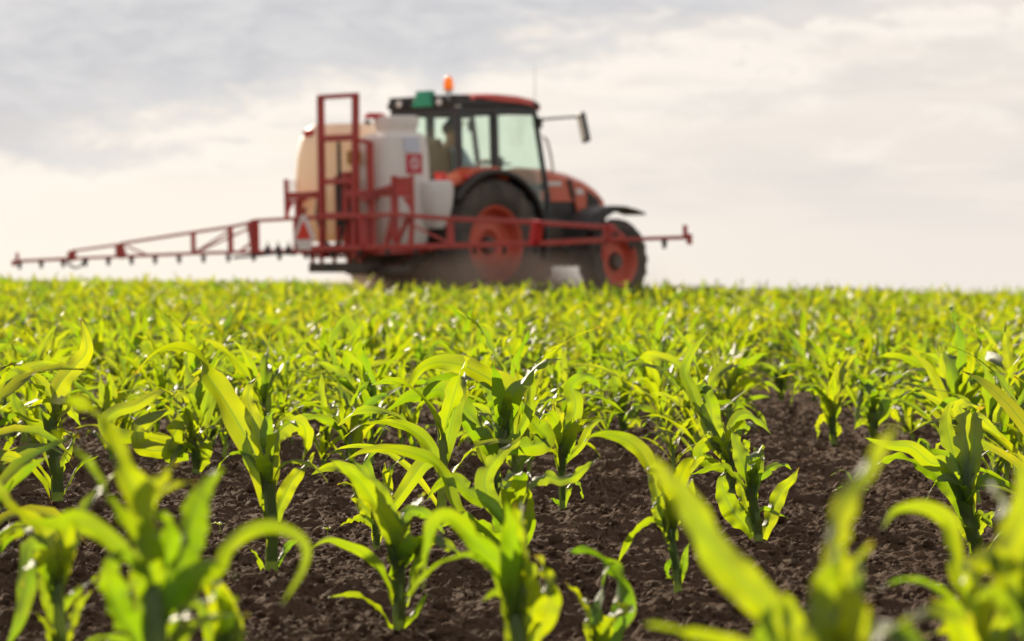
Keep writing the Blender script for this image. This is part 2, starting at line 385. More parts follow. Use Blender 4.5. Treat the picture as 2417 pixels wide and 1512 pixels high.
def clods(x, y, cell, s):
    """rounded lumps: the highest of the domes around each point"""
    gx, gy = np.floor(x / cell), np.floor(y / cell); best = np.zeros_like(x)
    for dx in (-1, 0, 1):
        for dy in (-1, 0, 1):
            cx, cyy = gx + dx, gy + dy
            px = (cx + 0.15 + 0.7 * hash2(cx, cyy, s)) * cell; py = (cyy + 0.15 + 0.7 * hash2(cx, cyy, s + 1)) * cell
            r = cell * (0.28 + 0.45 * hash2(cx, cyy, s + 2) ** 1.5)
            q = 1 - ((x - px) ** 2 + (y - py) ** 2) / r ** 2
            best = np.maximum(best, np.sqrt(np.clip(q, 0, 1)) * r * (0.5 + 0.6 * hash2(cx, cyy, s + 3)))
    return best
def base_h(x, y):
    x = np.asarray(x, float); y = np.asarray(y, float)
    h = -0.0001 * np.clip(y - 45, 0, None) ** 2
    sx = np.clip(x / 9.0, 0, 1.5); sy = np.clip((y - 18) / 32, 0, 1.2)
    return h - 0.10 * sx * sy
def ground_h(x, y):
    h = base_h(x, y)
    near = np.clip((30 - y) / 15, 0, 1)
    h = h + (fbm(x * 1.6, y * 1.6, 11, 3) - 0.45) * 0.05 * np.clip((60 - y) / 20, 0.2, 1)
    wx = x + (vnoise(x * 30, y * 30, 5) - 0.5) * 0.03; wy = y + (vnoise(x * 30 + 9, y * 30, 6) - 0.5) * 0.03
    m = np.clip(fbm(x * 2.5, y * 2.5, 41, 3) * 2.4 - 0.55, 0.15, 1)
    h = h + near * (clods(wx, wy, 0.11, 21) * 0.38 * m + clods(wx, wy, 0.050, 31) * 0.55 * (0.4 + 0.6 * m) + clods(wx, wy, 0.019, 51) * 0.8)
    return h - near * 0.022
def axis_pts(segs):
    """segs: (start, end, step_start, step_end)"""
    out = []
    for a, b, s0, s1 in segs:
        x = a
        while x < b - 1e-6:
            out.append(x); t = (x - a) / (b - a); x += s0 + (s1 - s0) * t
    out.append(segs[-1][1]); return np.array(out)
def build_ground():
    xp = axis_pts([(0, 1.75, .006, .008), (1.75, 6, .03, .2), (6, 40, .3, 4), (40, 400, 10, 60)])
    xs = np.r_[-xp[:0:-1], xp]
    ys = axis_pts([(-6, 2.6, .5, .03), (2.6, 8.5, .007, .010), (8.5, 20, .012, .06), (20, 90, .1, 1.5), (90, 700, 3, 40)])
    X, Y = np.meshgrid(xs, ys); Z = ground_h(X, Y)
    V = np.stack([X, Y, Z], -1).reshape(-1, 3); nx, ny = len(xs), len(ys)
    i = np.arange(ny - 1)[:, None] * nx + np.arange(nx - 1)[None]; i = i.ravel()
    Fq = np.stack([i, i + 1, i + 1 + nx, i + nx], 1)
    o = link('ground', np_mesh('ground', V, Fq, M['soil'])); tag(o, 'dark brown crumbly ploughed soil of the corn field', None, None, 'structure')
build_ground()

def build_clods():
    """loose crumbs lying on the soil, nobody could count them: one object"""
    rs = np.random.RandomState(4)
    import bmesh
    bm = bmesh.new(); bmesh.ops.create_icosphere(bm, subdivisions=1, radius=1); v0 = np.array([v.co[:] for v in bm.verts]); f0 = np.array([[v.index for v in f.verts] for f in bm.faces]); bm.free()
    n = 70000
    y = 2.9 + 9.5 * rs.rand(n) ** 1.5; x = (rs.rand(n) - 0.5) * (0.46 * y + 0.5)
    keep = fbm(x * 3, y * 3, 77, 3) + 0.25 * rs.rand(n) > 0.42; x, y = x[keep], y[keep]; n = len(x)
    r = 0.002 + 0.0065 * rs.rand(n) ** 3.0 + 0.010 * (rs.rand(n) > 0.99)
    z = ground_h(x, y) + r * 0.25
    Vs = []; Fs = []; b = 0
    for k in range(n):
        s = rs.rand(3) * 0.5 + 0.7; p = v0 * s
        lump = 1 + 0.35 * np.sin(v0 @ (rs.randn(3) * 2.6) + rs.rand() * 6) + 0.18 * np.sin(v0 @ (rs.randn(3) * 6) + rs.rand() * 6)
        a = rs.rand() * 6.28; c, s_ = math.cos(a), math.sin(a); p = (p * lump[:, None]) @ np.array([[c, -s_, 0], [s_, c, 0], [0, 0, 1]])
        Vs.append(p * r[k] + (x[k], y[k], z[k])); Fs.append(f0 + b); b += len(v0)
    o = link('soil_crumbs', np_mesh('soil_crumbs', np.concatenate(Vs), np.concatenate(Fs), M['soil'], smooth=False))
    tag(o, 'loose crumbs and small clods of dark soil between the plants', None, None, 'stuff')
build_clods()
# ---------------------------------------------------------------- tractor (local frame: x forward, y left, z up, origin under the rear axle)
T_LOC = Vector((-0.9, 37.75, 0.04)); T_ROT = (R(-0.4), R(-1.9), R(47))
T_MAT = Matrix.Translation(T_LOC) @ Euler(T_ROT).to_matrix().to_4x4()

def arc(cx, cz, r, a0, a1, n=14): return [(cx + r * math.cos(R(a0 + (a1 - a0) * i / n)), cz + r * math.sin(R(a0 + (a1 - a0) * i / n))) for i in range(n + 1)]

def make_wheel(parent, c, Rt, Rr, w, side, nl):
    """c: axle centre; side -1 = right. the 'wheel' mesh is the hub, tyre and rim are its children"""
    hub = MB(c); y = lambda u: side * u
    hub.lathe(c, [(y(0.10), 0.0), (y(0.10), 0.09), (y(0.02), 0.11), (y(-0.10), 0.14), (y(-0.10), 0.0)], n=20)
    for k in range(8):
        t = 2 * math.pi * k / 8; p = Vector(c) + Vector((0.125 * math.cos(t), y(0.015), 0.125 * math.sin(t)))
        hub.tube([p, p + Vector((0, y(0.03), 0))], 0.014, 6)
    h = hub.build('wheel', M['iron'], parent, smooth=True); h.location = c
    hw = w / 2
    t = MB((0, 0, 0))
    prof = [(-hw * .78, Rr), (-hw * .96, Rr + .06), (-hw, (Rt + Rr) / 2), (-hw * .97, Rt - .10), (-hw * .86, Rt - .045), (-hw * .4, Rt - .03), (0, Rt - .027), (hw * .4, Rt - .03), (hw * .86, Rt - .045), (hw * .97, Rt - .10), (hw, (Rt + Rr) / 2), (hw * .96, Rr + .06), (hw * .78, Rr)]
    t.lathe((0, 0, 0), prof, n=64)
    for sgn in (-1, 1):                                  # slanted tread lugs, two rows
        for k in range(nl):
            a0 = 2 * math.pi * (k + (0.5 if sgn > 0 else 0)) / nl; da = 2 * math.pi / nl
            vs = []
            for (u, ang, rb, rt) in ((0.03, 0.0, Rt - .05, Rt), (hw * .55, -da * .55, Rt - .06, Rt - .005), (hw * 1.0, -da * 0.95, Rt - .13, Rt - .045)):
                for dw in (-0.17, 0.17):
                    for r in (rb, rt):
                        q = a0 + ang + dw * da * 1.0; vs.append((r * math.cos(q), sgn * u, r * math.sin(q)))
            fs = []
            for i in (0, 4): fs += [(i, i + 1, i + 5, i + 4), (i + 2, i + 6, i + 7, i + 3), (i + 1, i + 3, i + 7, i + 5), (i, i + 4, i + 6, i + 2)]
            fs += [(0, 2, 3, 1), (8, 9, 11, 10)]
            t.add(vs, fs)
    t.build('tyre', M['rubber'], h, smooth=True)
    rm = MB()
    rm.lathe((0, 0, 0), [(y(hw * .80), Rr + .012), (y(hw * .84), Rr), (y(hw * .78), Rr - .03), (y(hw * .35), Rr - .055), (y(hw * .12), Rr - .07), (y(hw * .10), Rr * .86),
        (y(hw * .02), Rr * .80), (y(-hw * .02), Rr * .74), (y(hw * .20), Rr * .46), (y(hw * .20), Rr * .40), (y(0), Rr * .30), (y(0), 0.05)], n=48)
    rm.lathe((0, 0, 0), [(y(-hw * .80), Rr + .012), (y(-hw * .84), Rr), (y(-hw * .5), Rr - .05), (y(0.0), Rr - .07)], n=48)
    rm.build('rim', M['rim'], h, smooth=True)
    return h

def build_tractor():
    t = empty('tractor', T_LOC, T_ROT)
    tag(t, 'orange tractor with black fenders and green tinted cab windows, driving away to the right', 'tractor')
    # chassis and axles
    c = MB()
    c.box((0.35, 0, 0.86), (1.3, 0.5, 0.55)); c.box((1.5, 0, 0.80), (1.6, 0.42, 0.42)); c.box((2.45, 0, 0.80), (0.9, 0.34, 0.30)); c.box((0.9, 0, 0.62), (1.0, 0.36, 0.25))
    c.tube([(0, -0.7, .87), (0, 0.7, .87)], [0.15, 0.15], 16); c.box((2.42, 0, 0.60), (0.24, 1.5, 0.15)); c.box((2.42, 0, 0.66), (0.4, 0.5, 0.22))
    c.bar((-0.3, -0.3, .8), (-1.1, -0.35, .62), 0.08); c.bar((-0.3, 0.3, .8), (-1.1, 0.35, .62), 0.08); c.bar((-0.25, 0, 1.25), (-1.1, 0, 1.15), 0.06)
    c.box((-0.35, 0, 1.1), (0.3, 0.5, 0.35)); c.box((1.75, -0.3, 1.02), (0.5, 0.1, 0.35))
    c.build('chassis', M['iron'], t, bevel=0.02)
    ft = MB(); ft.box((0.95, -0.55, 0.78), (0.75, 0.26, 0.42)); ft.build('fuel_tank', M['black'], t, bevel=0.06)
    st = MB()
    for k in range(3): st.box((1.12, -0.72, 0.60 + k * 0.22), (0.32, 0.20, 0.03))
    st.bar((0.97, -0.72, 0.57), (0.97, -0.68, 1.08), 0.03); st.bar((1.27, -0.72, 0.57), (1.27, -0.68, 1.08), 0.03)
    st.build('cab_step', M['black'], t, bevel=0.005)
    # wheels
    for s in (-1, 1):
        make_wheel(t, (0, s * 0.79, 0.87), 0.87, 0.50, 0.46, s, 20)
        make_wheel(t, (2.42, s * 0.88, 0.59), 0.59, 0.345, 0.32, s, 18)
    # bonnet
    def hsec(x, zt, hw, zb, k=0.72):
        return [(x, -hw, zb), (x, -hw, zb + (zt - zb) * .55), (x, -hw * .97, zt - .10), (x, -hw * k, zt - .025), (x, 0, zt), (x, hw * k, zt - .025), (x, hw * .97, zt - .10), (x, hw, zb + (zt - zb) * .55), (x, hw, zb)]
    h = MB(); h.loft([hsec(1.46, 1.90, .36, 1.45), hsec(1.8, 1.885, .37, 1.42), hsec(2.2, 1.82, .36, 1.42), hsec(2.55, 1.72, .345, 1.42), hsec(2.8, 1.61, .32, 1.36), hsec(2.93, 1.52, .29, 1.30)])
    hood = h.build('bonnet', M['orange'], t, bevel=0.015, smooth=True)
    lower = MB(); lower.loft([[(x, -w, z0), (x, -w, z1), (x, w, z1), (x, w, z0)] for x, w, z0, z1 in ((1.46, .34, .95, 1.47), (2.0, .345, .92, 1.45), (2.6, .33, .92, 1.44), (2.9, .27, .95, 1.40))])
    lower.build('engine_side', M['black'], t, bevel=0.02)
    for s in (-1, 1):
        g = MB(); g.prism([(2.16, 1.69), (2.36, 1.68), (2.47, 1.50), (2.45, 1.20), (2.34, 0.98), (2.29, 1.2)], s * 0.362, s * 0.377); g.build('bonnet_trim', M['orange'], t, bevel=0.004)
        g = MB(); g.prism([(2.47, 1.57), (2.55, 1.55), (2.74, 1.44), (2.74, 1.26), (2.55, 1.16), (2.50, 1.38)], s * 0.335, s * 0.362)
        for k in range(4): g.box((2.66, s * 0.365, 1.25 + k * 0.07), (0.22, 0.012, 0.02))
        g.build('side_grille', M['black'], t, bevel=0.004)
        g = MB(); g.prism([(2.08, 1.72), (2.15, 1.73), (2.24, 1.46), (2.16, 1.46)], s * 0.366, s * 0.380); g.build('side_vent', M['black'], t)
        d = MB(); d.prism([(1.56, 1.70), (1.94, 1.695), (1.95, 1.64), (1.57, 1.645)], s * 0.371, s * 0.377); d.build('side_lettering', M['white'], t, label='pale strip of lettering, too soft to read')
        d = MB(); d.prism([(2.24, 1.60), (2.36, 1.60), (2.41, 1.52), (2.27, 1.52)], s * 0.378, s * 0.381); d.build('trim_decal', M['white'], t)
        l = MB(); l.box((2.93, s * .17, 1.36), (0.05, 0.16, 0.10)); l.build('headlight', M['white'], t, bevel=0.01)
    g = MB(); g.box((2.93, 0, 1.12), (0.05, 0.5, 0.36))
    for k in range(5): g.box((2.96, 0, 0.99 + k * .065), (0.02, 0.46, 0.02))
    g.build('front_grille', M['black'], t, bevel=0.01)
    w = MB(); w.box((3.02, 0, 0.86), (0.22, 0.5, 0.30)); w.build('front_weight', M['iron'], t, bevel=0.03)
    # cab: frame posts, roof, panes
    rx, fx0, fx1, hw = -0.28, 1.20, 1.42, 0.60
    f = MB()
    for s in (-1, 1):
        y = s * hw
        f.bar((rx, y, 1.70), (rx, y * .97, 2.66), 0.085); f.bar((0.40, y, 1.42), (0.40, y * .98, 2.66), 0.085, 0.105)
        f.bar((fx1, y, 1.10), (fx1 - .01, y, 1.55), 0.07); f.bar((fx1 - .01, y, 1.52), (fx0, y * .97, 2.66), 0.06)
        f.bar((rx, y * .97, 2.63), (fx0, y * .97, 2.63), 0.08, 0.10); f.bar((rx, y, 1.86), (0.42, y, 1.84), 0.06, 0.08)
        f.bar((0.42, y, 1.84), (0.75, y, 1.55), 0.04); f.bar((0.75, y, 1.56), (1.08, y, 1.10), 0.05); f.bar((1.05, y, 1.10), (fx1, y, 1.10), 0.06)
    f.bar((rx, -hw, 2.63), (rx, hw, 2.63), 0.08, 0.10); f.bar((rx, -hw, 1.72), (rx, hw, 1.72), 0.08, 0.10)
    f.bar((fx0, -hw, 2.64), (fx0, hw, 2.64), 0.07); f.bar((fx1, -hw, 1.62), (fx1, hw, 1.62), 0.06, 0.10)
    f.build('cab_frame', M['cab'], t, bevel=0.012)
    b = MB(); b.box((0.55, 0, 1.12), (1.62, 1.14, 0.14)); b.box((rx + .03, 0, 1.42), (0.06, 1.1, 0.60)); b.box((1.40, 0, 1.35), (0.05, 0.95, 0.5)); b.build('cab_floor', M['black'], t, bevel=0.01)
    def pane(name, pts, th=0.006):
        p = [Vector(q) for q in pts]; n = (p[1] - p[0]).cross(p[2] - p[0]).normalized() * th
        m = MB(); k = len(p); m.add([q - n / 2 for q in p] + [q + n / 2 for q in p], [tuple(range(k)), tuple(range(2 * k - 1, k - 1, -1))] + [(i, i + k, (i + 1) % k + k, (i + 1) % k) for i in range(k)])
        return m.build(name, M['glass'], t)
    pane('rear_window', [(rx - .01, -hw + .045, 1.78), (rx - .01, hw - .045, 1.78), (rx - .01, hw - .06, 2.58), (rx - .01, -hw + .06, 2.58)])
    pane('windscreen', [(fx1 + .01, -hw + .04, 1.67), (fx1 + .01, hw - .04, 1.67), (fx0 + .02, hw - .05, 2.60), (fx0 + .02, -hw + .05, 2.60)])
    for s in (-1, 1):
        y = s * (hw + .004)
        pane('side_window', [(rx + .05, y, 1.90), (0.345, y, 1.88), (0.345, y * .98, 2.58), (rx + .05, y * .98, 2.58)])
        pane('door_window', [(0.46, y, 1.82), (0.78, y, 1.57), (1.09, y, 1.14), (fx1 - .05, y, 1.14), (fx1 - .05, y, 1.52), (fx0 - .045, y * .98, 2.57), (0.46, y * .98, 2.57)])
        d = MB(); d.bar((0.52, y * 1.03, 1.93), (0.66, y * 1.03, 1.93), 0.03); d.build('door_handle', M['black'], t, bevel=0.006)
    rr = MB(); rr.loft([[(x0, -w, z), (x1, -w, z), (x1, w, z), (x0, w, z)] for z, x0, x1, w in ((2.66, rx - .06, fx0 + .06, .60), (2.70, rx - .10, fx0 + .10, .64), (2.765, rx - .09, fx0 + .02, .63))])
    rr.build('roof_rim', M['black'], t, bevel=0.02)
    rp = MB()
    def rsec(x, z, w): return [(x, -w, z - (.115 if x > .2 else .06)), (x, -w * .95, z - .02), (x, -w * .6, z), (x, w * .6, z), (x, w * .95, z - .02), (x, w, z - (.115 if x > .2 else .06))]
    rp.loft([rsec(-.02, 2.81, .60), rsec(.1, 2.855, .60), rsec(.45, 2.87, .655), rsec(.85, 2.85, .655), rsec(1.15, 2.81, .645), rsec(1.32, 2.76, .60)])
    rp.build('roof_panel', M['roof'], t, bevel=0.015, smooth=True)
    rb = MB(); rb.box((-0.2, 0, 2.79), (0.34, 1.2, 0.09)); rb.box((-0.36, 0.36, 2.74), (0.10, 0.22, 0.10)); rb.box((-0.36, -0.38, 2.74), (0.10, 0.22, 0.10)); rb.build('roof_rear_ledge', M['black'], t, bevel=0.02)
    for y in (-0.38, 0.36):
        l = MB(); l.lathe((-0.415, y, 2.745), [(0.0, 0.0), (0.0, 0.042), (0.012, 0.05)], axis='X', n=14); l.build('work_light', M['white'], t)
    l = MB(); l.box((-0.30, -0.615, 2.70), (0.10, 0.03, 0.06)); l.build('marker_light', M['white'], t, bevel=0.008)
    gb = MB(); gb.loft([[(-0.44 + i, y0, z), (-0.44 + i, y1, z), (-0.28 - i, y1, z), (-0.28 - i, y0, z)] for z, y0, y1, i in ((2.69, -.27, .10, 0), (2.80, -.23, .06, .0), (2.81, -.20, .03, .0), (2.90, -.195, .03, .01))])
    gb.build('roof_box', M['green'], t, bevel=0.012)
    # beacon
    bc = MB(); bp = Vector((-0.40, -0.55, 2.76)); bc.tube([bp, bp + Vector((0, 0, .10))], 0.016, 8); bc.lathe(bp + Vector((0, 0, .10)), [(0, 0), (0, .055), (.03, .055), (.035, 0)], axis='Z', n=16)
    be = bc.build('beacon_stem', M['steel'], t)
    bl = MB(); bl.lathe(bp + Vector((0, 0, .135)), [(0, 0), (0, .060), (.02, .065), (.11, .060), (.155, .046), (.175, .022), (.18, 0)], axis='Z', n=18); bl.build('beacon', M['amber'], t, smooth=True)
    # rear fenders
    for s in (-1, 1):
        def band(r0, r1, a0, a1, y0, y1): return arc(0, .87, r1, a0, a1, 20) + arc(0, .87, r0, a1, a0, 20)
        m = MB(); m.prism(band(.92, .985, -14, 142, 0, 0), s * 0.56, s * 1.04); m.build('mudguard', M['black'], t, bevel=0.02)
        o = MB(); o.prism([(-0.84, 1.58), (-0.68, 1.73), (-0.32, 1.875), (0.10, 1.89), (0.42, 1.80), (0.30, 1.70), (0, 1.80), (-.45, 1.70)], s * 0.60, s * 0.93); o.build('fender', M['orange'], t, bevel=0.03)
        sk = MB(); sk.prism(arc(0, .87, .94, -14, 175, 20) + [(-.6, .9), (.6, .9)], s * 0.545, s * 0.565); sk.build('fender_skirt', M['black'], t)
        tl = MB(); tl.box((-0.86, s * 0.83, 1.755), (0.06, 0.17, 0.13), (0, R(-20), 0)); tl.build('tail_light', M['redlens'], t, bevel=0.012)
        ti = MB(); ti.box((-0.50, s * 0.945, 1.77), (0.11, 0.03, 0.07), (0, R(-20), 0)); ti.build('turn_light', M['redlens'], t, bevel=0.006)
        ff = MB(); top = [(1.74, 1.02), (1.80, 1.14), (1.92, 1.25), (2.08, 1.32), (2.30, 1.355), (2.54, 1.345), (2.78, 1.30), (2.96, 1.25)]
        ff.prism(top + [(x, z - .035) for x, z in top[::-1]], s * 0.62, s * 1.02); ff.prism([(1.77, 1.05), (1.92, 1.22), (2.08, 1.295), (2.30, 1.33), (2.50, 1.32), (2.24, 1.24), (2.02, 1.14), (1.89, 1.0)], s * 1.0, s * 1.03)
        ff.bar((2.5, s * .55, 0.8), (2.45, s * .75, 1.34), 0.04); ff.build('front_fender', M['black'], t, bevel=0.012)
        # mirrors on long arms
        ar = MB(); y0 = s * .6
        ar.tube([(1.22, y0, 2.50), (1.30, s * .70, 2.53), (1.45, s * 1.10, 2.545), (1.48, s * 1.14, 2.54)], 0.016, 8); ar.box((1.24, s * .62, 2.48), (0.10, 0.06, 0.14))
        am = ar.build('mirror_arm', M['black'], t)
        mm = MB(); mm.box((1.50, s * 1.20, 2.40), (0.07, 0.21, 0.40), (R(s * 7), R(-9), R(s * 30))); mi = mm.build('mirror', M['black'], t, bevel=0.02)
        mg = MB(); mg.box((1.465, s * 1.185, 2.40), (0.01, 0.16, 0.33), (R(s * 7), R(-9), R(s * 30))); mg.build('mirror_glass', M['mirror'], mi)
    e = MB(); e.tube([(1.85, -0.30, 1.70), (1.86, -0.305, 1.86), (1.83, -0.30, 2.05), (1.77, -0.29, 2.26), (1.70, -0.29, 2.31)], 0.018, 10); e.build('air_pipe', M['steel'], t, smooth=True)
    an = MB(); an.tube([(1.24, -0.56, 2.70), (1.25, -0.57, 3.25)], [0.006, 0.003], 6); an.build('antenna', M['steel'], t)
    # inside the cab
    s_ = MB(); s_.box((0.20, 0.02, 1.55), (0.48, 0.5, 0.13)); s_.box((-0.03, 0.02, 1.85), (0.11, 0.5, 0.62), (0, R(-8), 0)); s_.box((-.10, .02, 2.2), (.08, .26, .16), (0, R(-8), 0)); s_.box((0.18, 0.02, 1.33), (0.36, 0.36, 0.32)); s_.build('driver_seat', M['seat'], t, bevel=0.04)
    cs = MB(); cs.box((0.30, -0.40, 1.60), (0.62, 0.16, 0.22)); cs.box((0.62, -0.42, 1.86), (0.10, 0.12, 0.34), (0, R(15), 0)); cs.tube([(0.40, -0.40, 1.7), (0.46, -0.40, 1.88)], 0.02, 8); cs.build('side_console', M['black'], t, bevel=0.02)
    sw = MB()
    ctr = Vector((0.80, 0.02, 1.88)); tilt = Euler((0, R(-32), 0)).to_matrix()
    ring = [ctr + tilt @ Vector((.19 * math.cos(2 * math.pi * k / 20), .19 * math.sin(2 * math.pi * k / 20), 0)) for k in range(21)]
    sw.tube(ring, 0.016, 8, cap=False); sw.tube([(1.10, 0.02, 1.2), (0.98, .02, 1.55), ctr], 0.035, 10); sw.bar(ring[0], ring[10], 0.03, 0.012); sw.bar(ring[5], ring[15], 0.03, 0.012)
    sw.box((1.12, 0.02, 1.62), (0.2, 0.4, 0.22)); sw.build('steering_wheel', M['black'], t)
    return t
build_tractor()

# ---------------------------------------------------------------- driver, seated behind the wheel
def skin_body(name, joints, edges, radii, material, parent=None, sub=2, root=0):
    me = bpy.data.meshes.new(name); me.from_pydata(joints, edges, []); me.materials.append(material)
    o = link(name, me, parent)
    sk = o.modifiers.new('skin', 'SKIN'); sk.use_smooth_shade = True; sk.use_x_symmetry = False
    for v, r in zip(me.skin_vertices[0].data, radii):
        v.radius = r if isinstance(r, tuple) else (r, r)
    me.skin_vertices[0].data[root].use_root = True
    ss = o.modifiers.new('sub', 'SUBSURF'); ss.levels = sub; ss.render_levels = sub
    return o
def build_driver():
    J = []; E = []; Rd = []
    def chain(prev, pts):
        for p, r in pts:
            J.append(p); Rd.append(r)
            if prev is not None: E.append((prev, len(J) - 1))
            prev = len(J) - 1
        return prev
    pel = chain(None, [((0.16, .02, 1.70), (.13, .16))])
    ch = chain(pel, [((0.15, .02, 1.86), (.11, .14)), ((0.15, .02, 2.03), (.11, .155)), ((0.165, .02, 2.15), (.085, .13))])
    chain(ch, [((0.18, .02, 2.23), .055), ((0.195, .02, 2.29), .062), ((0.205, .02, 2.37), (.092, .078)), ((0.195, .02, 2.44), (.09, .075)), ((0.19, .02, 2.485), .05)])
    for s in (-1, 1):
        y = .02 + s * .19
        hd = chain(ch, [((0.165, y, 2.12), .06), ((0.25, y + s * .05, 1.98), .05), ((0.34, y + s * .06, 1.87), .045), ((0.48, y + s * .02, 1.90), .036), ((0.60, .02 + s * .19, 1.965), .028), ((0.655, .02 + s * .19, 1.985), (.030, .022))])
        for k in range(4):                              # fingers curl round the wheel rim
            yy = .02 + s * .19 + (k - 1.5) * .019; ln = (.9, 1.05, 1.0, .8)[k]
            chain(hd, [((0.685, yy, 1.995), .0095), ((0.685 + .026 * ln, yy, 1.988), .0085), ((0.69 + .030 * ln, yy, 1.965), .0075)])
        chain(hd, [((0.66, .02 + s * .155, 1.975), .0105), ((0.685, .02 + s * .145, 1.962), .009)])
        chain(pel, [((0.24, .02 + s * .10, 1.66), .085), ((0.48, .02 + s * .13, 1.67), .075), ((0.66, .02 + s * .14, 1.66), .06), ((0.73, .02 + s * .14, 1.46), .052), ((0.78, .02 + s * .14, 1.27), .042), ((0.90, .02 + s * .14, 1.235), .04)])
    b = skin_body('person', J, E, Rd, M['skin'])
    b.matrix_world = T_MAT
    tag(b, 'driver in a light blue shirt sitting at the wheel inside the tractor cab', 'person')
    # clothing and hair
    J2 = J[:]; sj = []; se = []; sr = []
    def c2(prev, pts):
        for p, r in pts:
            sj.append(p); sr.append(r)
            if prev is not None: se.append((prev, len(sj) - 1))
            prev = len(sj) - 1
        return prev
    a = c2(None, [((0.16, .02, 1.68), (.145, .18)), ((0.15, .02, 1.86), (.128, .165)), ((0.15, .02, 2.03), (.128, .178)), ((0.165, .02, 2.14), (.10, .15))])
    c2(a, [((0.175, .02, 2.20), .07)])
    for s in (-1, 1):
        y = .02 + s * .19; c2(a, [((0.165, y, 2.12), .078), ((0.25, y + s * .05, 1.98), .066), ((0.34, y + s * .06, 1.875), .06), ((0.46, y + s * .03, 1.895), .05)])
    skin_body('shirt', sj, se, sr, M['shirt'], b)
    sj, se, sr = [], [], []
    a = c2(None, [((0.16, .02, 1.66), (.15, .185))])
    for s in (-1, 1): c2(a, [((0.26, .02 + s * .10, 1.66), .10), ((0.48, .02 + s * .13, 1.675), .09), ((0.66, .02 + s * .14, 1.66), .074), ((0.73, .02 + s * .14, 1.46), .066), ((0.775, .02 + s * .14, 1.30), .058)])
    skin_body('trousers', sj, se, sr, M['trousers'], b)
    hb = MB()
    hb.loft([[(0.18 + rx * math.cos(2 * math.pi * k / 16), .02 + ry * math.sin(2 * math.pi * k / 16), z + (0.035 * math.cos(2 * math.pi * k / 16))) for k in range(16)] for z, rx, ry in ((2.38, .096, .086), (2.44, .105, .093), (2.49, .09, .08), (2.525, .05, .045), (2.535, .01, .01))])
    hb.build('hair', M['hair'], b, smooth=True)
    # face: nose, ears and eyes share the head's turn
    fc = MB(); fc.loft([[(0.285, .02 - .012, 2.375), (0.285, .02 + .012, 2.375), (0.28, .02, 2.36)], [(0.315, .02 - .01, 2.37), (0.315, .02 + .01, 2.37), (0.305, .02, 2.355)], [(0.285, .02 - .006, 2.41), (0.285, .02 + .006, 2.41), (0.283, .02, 2.40)]])
    fc.build('nose', M['skin'], b, smooth=True)
    for s in (-1, 1):
        e = MB(); e.lathe((0.195, .02 + s * .083, 2.385), [(-.008, .0), (-.008, .02), (0, .026), (.008, .02), (.008, 0)], n=10); e.build('ear', M['skin'], b, smooth=True)
        e = MB(); e.lathe((0.277, .02 + s * .03, 2.41), [(0, 0), (0, .011), (.006, .006), (.008, 0)], axis='X', n=10); e.build('eye', M['hair'], b)
    mo = MB(); mo.box((0.285, .02, 2.325), (0.014, 0.045, 0.010)); mo.build('mouth', M['decalred'], b, bevel=0.003)
build_driver()

